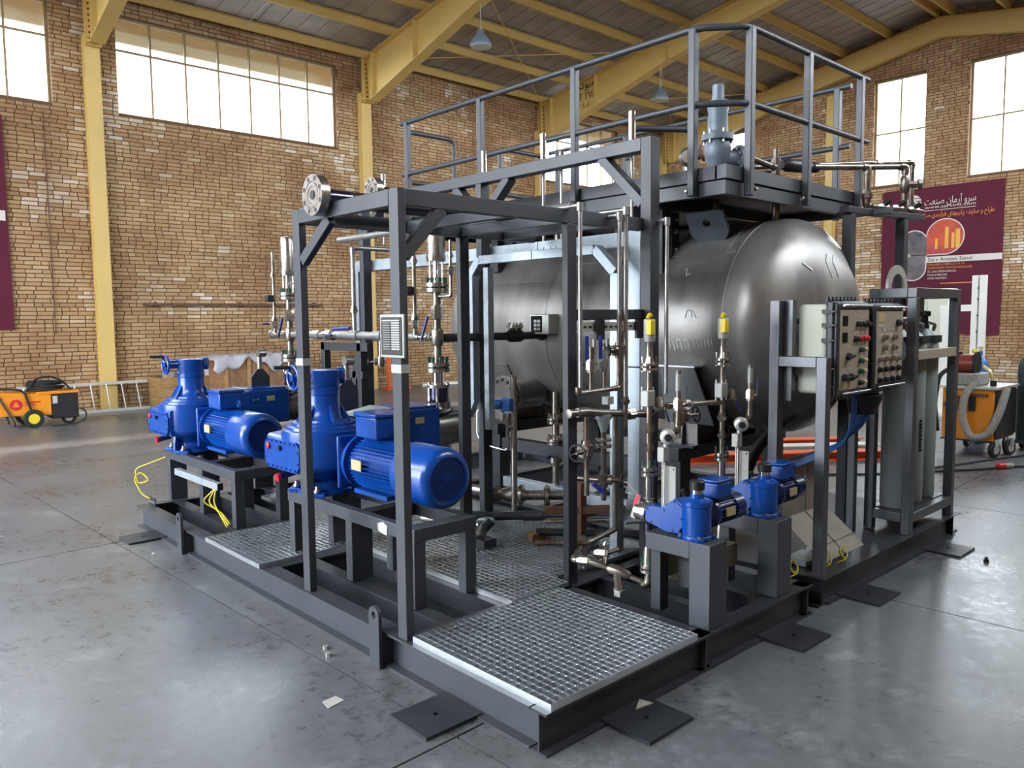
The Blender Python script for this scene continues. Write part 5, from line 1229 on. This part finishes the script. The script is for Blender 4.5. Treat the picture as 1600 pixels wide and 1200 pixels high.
# ================================================================== banners
bn=thing('company_banner','maroon company banner with logo and round photos hanging on the end wall','banner',(22.97,6.4,1.34))
bm=MB(); ny,nz=26,30
def by(u): return 8.10-3.34*u
for k in range(2):
    for j in range(nz+1):
        for i in range(ny+1):
            u,v=i/ny,j/nz; z=5.69-(4.35+.05*math.sin(u*9))*v
            bm.v.append((22.955-.012*k-.006*math.sin(u*23+v*9)*v-.012*max(0,math.sin((u+v*.35)*31))*v*v,by(u)+.02*math.sin(v*7)*v,z))
N=(ny+1)*(nz+1)
for k in range(2):
    for j in range(nz):
        for i in range(ny):
            a=k*N+j*(ny+1)+i; q=[a,a+1,a+ny+2,a+ny+1]; bm.f.append(q if k else q[::-1])
for i in range(ny):
    for r0 in (i,nz*(ny+1)+i): bm.f.append([r0,r0+1,N+r0+1,N+r0])
for j in range(nz):
    for r0 in (j*(ny+1),j*(ny+1)+ny): bm.f.append([r0,r0+ny+1,N+r0+ny+1,N+r0])
bm.build('cloth','banner_cloth',bn)
BX=22.915
def btext(body,y0,y1,z,size,m):
    o=text('print_line',body,m,(0,0,0),(0,-1,0),(0,0,1),size,bn,depth=.0015)
    xs=[v.co.y for v in o.data.vertices]; a,b=max(xs),min(xs); s=(y0-y1)/max(.01,a-b)
    for v in o.data.vertices: v.co=(v.co.x+BX,y0-(a-v.co.y)*s,v.co.z+z)
btext(arabic('سرو آرمان صنعت'),6.87,5.48,5.16,.28,'banner_white'); btext('www.sarvind.com',6.86,5.48,5.05,.12,'banner_white')
MB().box(BX-.001,BX+.004,5.48,6.87,4.985,5.0).build('rule','banner_white',bn)
btext(arabic('طراح و سازنده پکیجهای فرآیندی صنایع'),7.0,5.0,4.80,.19,'banner_orange')
MB().box(BX+.002,BX+.008,4.76,6.78,3.45,3.63).build('white_band','banner_white',bn)
o=text('print_line','Sarv Arman Sanat','dark_print',(0,0,0),(0,-1,0),(0,0,1),.16,bn,depth=.0015)
xs=[v.co.y for v in o.data.vertices]; a,b=max(xs),min(xs)
for v in o.data.vertices: v.co=(v.co.x+BX-.002,6.72-(a-v.co.y)*1.22/(a-b),v.co.z+3.49)
btext('DESIGNER & FABRICATOR OF',6.72,5.71,3.36,.09,'banner_orange'); btext('CUSTOMIZED PROCESS PACKAGES',6.72,5.51,3.26,.09,'banner_orange')
btext('OIL, GAS & PETROCHEMICAL',6.72,5.93,3.16,.08,'banner_white'); btext('FOOD & MEDICINE',6.72,6.18,3.06,.08,'banner_white'); btext('WATER TREATMENT',6.72,6.18,2.96,.08,'banner_white')
MB().box(BX,BX+.004,5.5,6.35,2.82,2.845).build('rule','banner_orange',bn)
def disc(y,z,r,m,x,corner=None,name='round_photo'):
    pts=[]
    for k in range(40):
        w=2*math.pi*k/40; c,s_=math.cos(w),math.sin(w)
        if corner and c*corner[0]>0 and s_*corner[1]>0: 
            q=1/max(abs(c),abs(s_)); pts.append((-c*r*q,s_*r*q))
        else: pts.append((-c*r,s_*r))
    MB().prism(pts,(x,y,z),Y,Z,(-.003,0,0)).build(name,m,bn,smooth=False)
for y,z,r,m,cn in ((6.27,4.2,.50,'banner_red',(-1,-1)),(7.13,4.06,.36,'banner_photo',(1,-1)),(7.15,3.32,.36,'banner_photo',(1,1))):
    disc(y,z,r+.03,'banner_white',BX+.006,cn,'photo_border'); disc(y,z,r,m,BX+.002,cn)
for y0,w,h in ((6.22,.05,.62),(6.05,.04,.45),(5.92,.06,.55),(6.5,.03,.3)): MB().box(BX-.003,BX-.001,y0-w,y0+w,3.85,3.85+h).build('tower_print','banner_yellow',bn)
disc(7.175,5.27,.22,'banner_white',BX+.006,None,'logo_disc')
for k in range(4): MB().box(BX,BX+.003,6.94,7.41,5.12+k*.085,5.145+k*.085).build('logo_stripe','banner_cloth',bn)
MB().prism([(-.13,-.09),(.13,-.09),(0,.16)],(BX+.002,7.175,5.26),Y,Z,(-.005,0,0)).build('logo_triangle','banner_white',bn); MB().prism([(-.06,-.05),(.06,-.05),(0,.07)],(BX-.004,7.175,5.26),Y,Z,(-.003,0,0)).build('logo_triangle_hole','banner_cloth',bn)
lb=thing('company_banner','dark maroon banner cut off at the left edge of the long wall','banner',(-.2,16.45,1.8)); MB().box(-1.9,1.1,16.44,16.47,1.8,6.1).build('cloth','banner_cloth',lb); MB().box(-1.9,1.06,16.434,16.44,4.0,4.2).build('white_band','banner_white',lb)

# ================================================================== left background
def caster(t,x,y,r,w=.04,m='rubber',hub='alu',ax=(0,1,0)):
    a=V(ax).normalized(); c=V((x,y,r)); k=MB().lathe(c-a*w/2,a,[(0,r*.55),(.0,r*.9),(w*.2,r),(w*.8,r),(w,r*.9),(w,r*.55)],24).build('wheel',m,t)
    MB().lathe(c-a*w*.55,a,[(0,r*.2),(0,r*.55),(w*1.1,r*.55),(w*1.1,r*.2)],16).build('hub',hub,k)
wl=thing('welding_machine','orange wheeled welding machine with coiled black cable against the left wall','welder',(1.0,14.5,0))
MB().prism([(.35,.24),(1.24,.20),(1.24,.60),(1.0,.62),(.35,.68)],(0,14.35,0),X,Z,(0,.6,0)).build('case','orange_paint',wl,bev=.02)
MB().box(1.24,1.70,14.37,14.93,.13,.62).build('front_grille','black_plastic',wl,bev=.015); MB().box(1.0,1.72,14.34,14.96,.60,.655).build('top_lid','orange_paint',wl,bev=.01)
MB().box(1.26,1.34,14.352,14.368,.42,.56).build('label','paper',wl)
for y in (14.28,15.0): caster(wl,.92,y,.17,.07,'rubber','yellow_plastic')
caster(wl,1.55,14.5,.13,.05); 
MB().cyl((.92,14.3,.17),(.92,15.0,.17),.02,8).build('axle','dark_paint',wl)
for k in range(2): MB().tube([(.12,14.36+.5*k,.68),(.36,14.33+.55*k,.66),(.62,14.30+.6*k,.12),(.62,14.34+.5*k,.05)],.018,8,bend=.05).build('tow_bar','dark_paint',wl)
lg=MB().lathe((.66,14.345,.44),-Y,[(0,.10),(.006,.10)],24).build('red_logo','red_plastic',wl); MB().prism([(-.055,-.04),(.055,-.04),(0,.065)],(.66,14.337,.44),X,Z,(0,-.004,0)).build('logo_triangle','orange_paint',lg)
MB().box(.80,1.06,14.344,14.35,.46,.485).build('red_stripe','red_plastic',wl); MB().box(.80,.98,14.344,14.35,.42,.435).build('red_stripe','red_plastic',wl)
wc=thing('cable_coil','big coil of black welding cable heaped on the orange machine','cable',(1.1,14.6,.66))
for k in range(6): MB().torus((1.18+.02*(k%3),14.62,.68+.03*k),(.05*(k%3-1),.04,1),.30-.012*(k%2),.02,24,6).build('loop','rubber',wc)
MB().tube([(.9,14.4,.75),(1.0,14.4,.9),(1.25,14.42,.94),(1.45,14.42,.84),(1.6,14.36,.64)],.018,8,bend=.12).build('loose_end','rubber',wc)
t=thing('cable_lead','black cable lead drooping to the floor beside the orange machine','cable',(1.6,14.3,.1)); MB().tube([(1.6,14.36,.3),(1.78,14.3,.3),(1.82,14.28,.12),(1.65,14.25,.02),(1.2,14.2,.015)],.014,8,bend=.12).build('sheath','rubber',t)
t=thing('cable_lead','black cable hung over the rear end of the orange machine','cable',(.4,14.4,.7)); MB().tube([(.2,14.5,.72),(.5,14.4,.74),(.8,14.34,.7),(.84,14.31,.5),(.9,14.31,.3)],.02,8,bend=.1).build('sheath','rubber',t)
la=thing('aluminium_ladder','aluminium ladder lying on its side against the left wall','ladder',(3.0,16.2,0))
for z,y in ((.04,15.95),(.62,16.10)): MB().bar((1.0,y,z),(3.52,y,z),.03,.06).build('rail','alu',la)
for k in range(8): MB().cyl((1.15+.31*k,15.95,.05),(1.12+.31*k,16.10,.61),.015,8).build('rung','alu',la)
c1=thing('wooden_crate','low plywood crate holding white packages by the left wall','crate',(4.4,15.9,0))
for k in range(3): MB().box(3.60,5.25,15.55,15.57,.06+.215*k,.27+.215*k).build('front_board','wood',c1)
for x in (3.58,5.25): 
    for k in range(3): MB().box(x,x+.02,15.57,16.2,.06+.215*k,.27+.215*k).build('side_board','wood',c1)
MB().box(3.60,5.25,16.17,16.2,.06,.70).build('back_board','plywood',c1); MB().box(3.60,5.25,15.57,16.17,.03,.06).build('floor_board','plywood',c1)
for x in (3.7,4.4,5.1): MB().box(x,x+.1,15.6,16.15,0,.03).build('runner','wood',c1)
for k,(x,y,z,s) in enumerate(((3.85,15.72,.70,.2),(4.50,15.74,.76,.22),(4.76,15.76,.82,.22),(5.03,15.72,.76,.2),(4.2,15.76,.66,.2),(4.68,16.0,.80,.24))):
    t=thing('package',('grey package at the left end of the low crate','white package left of the heap in the low crate','white rounded bag on top of the heap in the low crate','white bag at the right end of the low crate','flat cardboard pack in the middle of the low crate','white bag at the back of the low crate')[k],'package',(x,y,.06),'packages in the low crate')
    if k in (0,4): MB().box(x-s/2,x+s/2,y-s/2,y+s/2,.065,z+.12).build('carton','cardboard' if k else 'hose_grey',t,bev=.01)
    else: MB().lathe((x,y,.065),Z,[(0,s*.4),(.05,s*.6),(z*.6,s*.62),(z,s*.55),(z+s*.3,s*.3),(z+s*.35,0)],10).build('bag','paper',t)
c2=thing('plywood_box','tall plywood box under a grey tarpaulin behind the far pump','box',(5.4,15.0,0))
for k in range(3): MB().box(4.72+.5*k,5.2+.5*k,14.6,14.63,.02,1.12).build('front_panel','plywood',c2)
for x in (4.68,6.22): MB().box(x,x+.03,14.6,15.5,.02,1.12).build('side_panel','plywood',c2)
for x in (4.66,5.18,6.2): MB().box(x,x+.08,14.57,14.6,.0,1.12).build('batten','wood',c2)
MB().box(4.7,6.24,14.6,15.5,1.10,1.13).build('lid','plywood',c2)
tr=thing('tarpaulin','creased grey tarpaulin draped over the tall plywood box','tarpaulin',(5.4,15.0,1.14))
tm=MB(); nx,ny=28,12
for j in range(ny+1):
    for i in range(nx+1):
        u,v=i/nx,j/ny; x=4.40+2.0*u; 
        if v<.3: y=14.55; z=1.15-(.3-v)/.3*(.22+.12*math.sin(u*11)+.08*math.sin(u*29))
        else: y=14.55+(v-.3)/.7*.95; z=1.15
        if x<4.68: z-= (4.68-x)*.25
        z+=.02*math.sin(u*31+v*9)+.012*math.sin(u*57-v*23); tm.v.append((x+.04*math.sin(v*9),y-.02*math.sin(u*23),z+.02))
for j in range(ny):
    for i in range(nx): a=j*(nx+1)+i; tm.f.append([a,a+1,a+nx+2,a+nx+1])
to=tm.build('sheet','tarp',tr); mo=to.modifiers.new('thick','SOLIDIFY'); mo.thickness=.006
t=thing('wall_rail','rusty steel bar fixed level along the left brick wall','bar',(5.8,16.4,2.3))
MB().box(3.65,8.1,16.40,16.46,2.30,2.36).build('bar','rust',t)
for x in (3.9,5.9,7.9): MB().box(x-.03,x+.03,16.44,16.5,2.27,2.39).build('bracket','rust',t)
t=thing('wall_conduit','thin dark conduit dropping down the left brick wall near the banner','conduit',(1.85,16.47,2)); MB().tube([(1.85,16.46,6.3),(1.85,16.46,1.7)],.012,6).build('tube','rust',t)
t=thing('orange_stanchion','orange stanchion with hooks standing by the left wall beyond the frames','stand',(9.9,16.0,0)); MB().box(9.86,9.95,16.0,16.08,0,1.75).build('post','orange_red',t)
for z in (.62,1.15,1.62): h=MB().box(9.95,10.15,16.01,16.07,z,z+.07).build('hook_arm','orange_red',t); MB().box(10.1,10.15,16.01,16.07,z+.07,z+.18).build('hook_tip','orange_red',h)
MB().box(9.75,10.1,15.85,16.2,0,.05).build('foot','orange_red',t)
t=thing('orange_stanchion','short orange stanchion post without hooks next to the hooked one','stand',(10.2,15.9,0)); MB().box(10.22,10.36,15.85,15.95,.05,.62).build('post','orange_red',t); MB().box(10.15,10.45,15.75,16.05,0,.05).build('foot','orange_red',t)
t=thing('wooden_pallet','small wooden pallet by the left wall under a blue motor','pallet',(8.1,15.2,0))
for k in range(4): MB().box(7.75,8.7,14.95+.15*k,15.07+.15*k,.14,.165).build('board','wood',t)
for x in (7.8,8.2,8.6): MB().box(x-.04,x+.04,14.95,15.52,0,.14).build('bearer','wood',t)
t=thing('spare_motor','small blue spare motor pump resting on the wooden pallet','pump',(8.2,15.2,.165)); MB().lathe((8.25,15.2,.42),X,[(0,.1),(.02,.16),(.3,.16),(.34,.18),(.4,.18),(.42,.1)],18).build('motor','blue_paint',t); MB().lathe((8.0,15.2,.165),Z,[(0,.15),(.05,.12),(.35,.12),(.38,.15),(.42,.15),(.48,.08),(.55,.05),(.58,.06),(.62,.05)],16).build('gear_housing','blue_paint',t); MB().box(8.1,8.6,15.1,15.3,.165,.28).build('foot','navy_paint',t)
t=thing('white_pipe','long white pipe lying on the floor along the left wall','pipe',(12.2,15.6,0)); MB().cyl((10.9,15.8,.05),(14.4,15.5,.05),.05,12).build('tube','white_paint',t)

# ================================================================== right background
wr=thing('welding_machine','orange welding machine on casters in front of the banner wall','welder',(9.9,1.2,0))
MB().box(9.42,10.35,.98,1.62,.22,.92).build('case','orange_paint',wr,bev=.015); MB().box(9.45,10.32,.955,.985,.26,.88).build('side_panel','black_plastic',wr)
MB().box(9.40,10.37,.94,1.66,.92,.95).build('top_tray','alu',wr)
for k in range(2): MB().box(9.405,9.42,1.40-.20*k,1.48-.20*k,.62,.82).build('vent_slot','rust' if k==0 else 'black_plastic',wr)
for k in range(5): MB().box(9.405,9.42,1.05+.055*k,1.09+.055*k,.82,.86).build('top_vent','rust',wr)
MB().box(9.405,9.42,1.54,1.60,.66,.72).build('badge','black_plastic',wr); text('badge_text','DC','paper',(9.402,1.595,.672),(0,-1,0),(0,0,1),.05,wr,depth=.002)
MB().box(9.44,9.5,.96,1.64,.2,.22).build('chassis','dark_paint',wr)
for y in (1.05,1.55): caster(wr,10.25,y,.1,.05)
for x,y in ((9.5,.98),(9.85,.9)): 
    caster(wr,x,y,.11,.06,ax=(.3,1,0)); MB().box(x-.03,x+.03,y-.05,y+.05,.15,.24).build('caster_fork','alu',wr)
caster(wr,9.5,1.52,.09,.05)
wf=thing('wire_feeder','wire feeder with copper spool standing on the right welding machine','wire feeder',(9.7,1.35,.95)); MB().box(9.52,9.95,1.20,1.52,.95,1.12).build('base','hose_grey',wf,bev=.02)
MB().lathe((9.70,1.52,1.24),-Y,[(0,.05),(0,.17),(.02,.17),(.02,.12),(.22,.12),(.22,.17),(.24,.17),(.24,.05)],24).build('spool','black_plastic',wf); MB().lathe((9.70,1.49,1.24),-Y,[(0,.13),(.18,.13)],20).build('wire','copper_spool',wf); MB().torus((9.70,1.525,1.24),Y,.11,.012,20,6).build('spool_rim','alu',wf)
gh=thing('grey_hose','grey wrapped hose package looping down from the right welding machine','hose',(9.3,1.1,.3)); MB().tube([(9.45,1.22,1.0),(9.36,1.32,.85),(9.32,1.34,.55),(9.30,1.22,.26),(9.32,1.02,.30),(9.38,.90,.62),(9.5,.86,.95)],.05,12,bend=.14).build('wrap','hose_grey',gh)
t=thing('torch_lead','yellow-black torch lead hanging off the wire feeder','cable',(9.8,1.1,1.0)); MB().tube([(9.6,1.18,1.22),(9.58,1.08,1.15),(9.6,1.05,1.0)],.025,8).build('lead','brass_plate',t); MB().cyl((9.6,1.05,1.03),(9.6,1.05,.955),.04,12).build('plug','black_plastic',t)
t=thing('black_hose','black supply hose drooping left of the right welding machine','hose',(9.4,1.6,.5)); MB().tube([(9.6,1.55,1.2),(9.45,1.68,1.1),(9.42,1.72,.7),(9.5,1.70,.3)],.03,10,bend=.1).build('sheath','rubber',t)
bc=thing('gas_cylinder','blue gas cylinder with regulator behind the wire feeder','gas cylinder',(10.6,1.45,0)); MB().lathe((10.6,1.52,.02),Z,[(0,.12),(1.12,.12),(1.2,.1),(1.27,.06),(1.3,.03),(1.36,.03)],24).build('bottle','blue_cylinder',bc); MB().lathe((10.6,1.52,1.37),Z,[(0,.02),(.05,.02),(.05,.035),(.08,.035)],10).build('valve','brass_plate',bc); MB().lathe((10.58,1.56,1.38),V((-.6,.7,0)),[(0,.03),(.06,.03)],12).build('regulator','yellow_plastic',bc)
gc=thing('gas_cylinder','dark green gas cylinder at the right edge of the picture','gas cylinder',(10.7,.75,0)); MB().lathe((10.55,.87,.14),Z,[(0,.14),(1.05,.14),(1.13,.12),(1.2,.07),(1.23,.03)],24).build('bottle','green_cylinder',gc); MB().lathe((10.55,.87,1.37),Z,[(0,.05),(.1,.06),(.16,.04)],12).build('cap','yellow_plastic',gc); MB().box(10.38,10.7,.7,1.02,.1,.14).build('cart_plate','dark_paint',gc)
caster(gc,10.45,.75,.1,.05); caster(gc,10.65,.95,.1,.05)
for pts,lab in (([(5.6,3.2,.015),(7.2,1.6,.015),(8.45,.80,.015),(8.62,.70,.02)],'black mains cable lying on the floor left of the red plug'),([(8.82,.60,.02),(9.2,.38,.015),(10.2,-.1,.015)],'black mains cable lying on the floor right of the red plug'),([(7.4,1.5,.015),(8.6,1.1,.015),(9.4,.9,.015),(10.2,.6,.015)],'black welding cable lying on the floor under the right welding machine')):
    t=thing('floor_cable',lab,'cable',pts[0]); MB().tube(pts,.014,8,bend=.4).build('sheath','rubber',t)
t=thing('mains_plug','red and grey mains coupling lying on the floor at right','plug',(8.7,.66,0)); MB().lathe((8.62,.70,.04),V((.85,-.45,0)),[(0,.02),(.02,.04),(.12,.042)],12).build('red_half','red_plastic',t); MB().lathe((8.725,.645,.04),V((.85,-.45,0)),[(0,.036),(.11,.036),(.14,.018)],12).build('grey_half','hose_grey',t)
wfm=thing('white_lifting_frame','white painted steel lifting frame standing in front of the banner','frame',(14,2.7,0)); 
for y in (2.66,2.53): MB().box(13.95,14.05,y-.05,y+.05,0,2.64).build('post','white_paint',wfm)
MB().box(13.95,14.05,2.71,3.25,1.98,2.10).build('arm','white_paint',wfm); MB().box(13.9,14.1,3.05,3.22,0,1.98).build('side_post','white_paint',wfm); MB().box(13.6,14.4,2.3,3.3,0,.06).build('foot','white_paint',wfm)
for z in (1.6,1.9,2.2,2.4): MB().lathe((13.95,2.60,z),-X,[(0,.02),(.004,.02)],10).build('hole','black_plastic',wfm)
wcb=thing('white_cabinet','pale steel cabinet seen through the cylinder rack','cabinet',(15.2,3.9,0)); MB().box(15,15.5,3.45,4.25,.05,2.45).build('body','white_paint',wcb,bev=.01)
for y0 in (3.47,3.86): d=MB().box(14.98,15,y0,y0+.37,.1,2.40).build('door','cream_plastic',wcb); MB().box(14.965,14.98,y0+(.31 if y0<3.6 else .03),y0+(.34 if y0<3.6 else .06),1.2,1.4).build('handle','black_plastic',d)
MB().box(15.05,15.45,3.5,4.2,0,.05).build('plinth','dark_paint',wcb)
for k,(dy,m,lab) in enumerate(((0,'orange_red','orange steel section lying on the floor behind the tank, nearest of its row'),(.45,'white_paint','white steel section lying on the floor between two orange ones'),(.9,'orange_red','orange steel section lying on the floor behind the tank, furthest of its row'))):
    t=thing('steel_section',lab,'steel beam',(7.0,3.0+dy,0),'painted sections lying behind the tank'); a,b=(6.3+dy*.8,3.7+dy*.9),(8.6+dy*.8,1.9+dy*.9)
    m_=MB(); m_.extr((a[0],a[1],.06),(b[0],b[1],.06),[(-.12,-.06),(.12,-.06),(.12,-.048),(.006,-.048),(.006,.048),(.12,.048),(.12,.06),(-.12,.06),(-.12,.048),(-.006,.048),(-.006,-.048),(-.12,-.048)]); m_.build('section',m,t,smooth=False)

# ================================================================== small scraps
def scrap(name,label,cat,mb,m): tag(mb.build(name,m,bev=0),label,cat)
scrap('wood_block','split wooden block lying on the grating under the tank','wood',MB().prism([(0,0),(.22,.02),(.24,.10),(.03,.09)],(1.72,1.86,.236),X,Y,(0,0,.06)),'wood')
t=thing('copper_scrap','handful of copper shavings beside the wooden block','scrap',(1.7,1.75,.236))
for k in range(5): MB().tube([(1.66+.03*k,1.74,.245),(1.68+.03*k,1.70+.01*k,.275),(1.70+.02*k,1.73,.25)],.008,6).build('curl','copper_spool',t)
t=thing('pipe_clamp','loose dark pipe spool lying on the grating beside the near motor','pipe',(1.5,2.2,.236)); MB().tube([(1.36,2.05,.29),(1.55,2.25,.29),(1.62,2.22,.36)],.04,12).build('pipe','dark_paint',t); MB().box(1.34,1.46,1.98,2.1,.236,.30).build('saddle','dark_paint',t)
t=thing('steel_bench','rusty brown steel trestle standing on the grating behind the inner post','trestle',(2.0,1.6,.24)); MB().box(1.87,1.93,1.50,1.56,.236,.72).build('upright','rust',t); MB().bar((1.70,1.70,.52),(2.15,1.32,.52),.06,.05).build('cross_bar','rust',t); MB().box(1.80,2.0,1.44,1.62,.236,.25).build('foot','rust',t)
tag(MB().prism([(0,0),(.10,.02),(.09,.09),(.01,.08)],(-.47,1.07,.0),X,Y,(0,0,.004)).build('paper_scrap','paper'),'crumpled pale paper scrap lying on the floor left of the skid','paper')
tag(MB().prism([(0,0),(.11,-.02),(.09,.05)],(.60,-.02,.019),X,Y,(0,0,.006)).build('white_scrap','paper'),'white triangular scrap lying on the foot plate at the right skid edge','scrap')
tag(MB().lathe((4.448,-.42,0),Z,[(0,.02),(.02,.02),(.02,.012),(.04,.012)],8).build('loose_bolt','black_plastic'),'black loose bolt lying alone on the floor at right','bolt')
for x,y,lab in ((-.16,1.62,'small loose steel nut on the floor by the joint'),(-.12,1.72,'flat steel chip on the floor next to a loose nut'),(-.2,4.45,'flat metal chip on the floor near the far foot plate')):
    tag(MB().lathe((x,y,0),Z,[(0,.016),(.022 if 'nut' in lab else .006,.016)],6 if 'nut' in lab else 4).build('metal_scrap','alu'),lab,'scrap')
t=thing('paper_label','white torn label stuck on the side beam of the near pump stand','label',(.3,1.72,.64)); MB().prism([(0,0),(.09,-.01),(.10,.05),(.05,.07),(-.01,.05)],(.318,1.80,.61),Y*-1,Z,(-.002,0,0)).build('label_sheet','paper',t)
for x,y,lab in ((1.05,3.36,'grey bracket plate with silver clamp standing beside the near pump crank case'),(1.25,5.42,'grey bracket plate with silver clamp standing beside the far pump crank case')):
    t=thing('gauge_bracket',lab,'bracket',(x,y,.2)); MB().prism([(-.10,.2),(.10,.2),(.10,1.36),(.03,1.44),(-.03,1.44),(-.10,1.36)],(x,y,0),X,Z,(0,.02,0)).build('plate','grey_paint',t,bev=.003); MB().cyl((x,y+.01,1.44),(x,y+.01,1.56),.025,10).build('stem','stainless',t); MB().lathe((x-.02,y+.01,1.60),X,[(0,.04),(.08,.04)],14).build('clamp_nut','stainless',t)
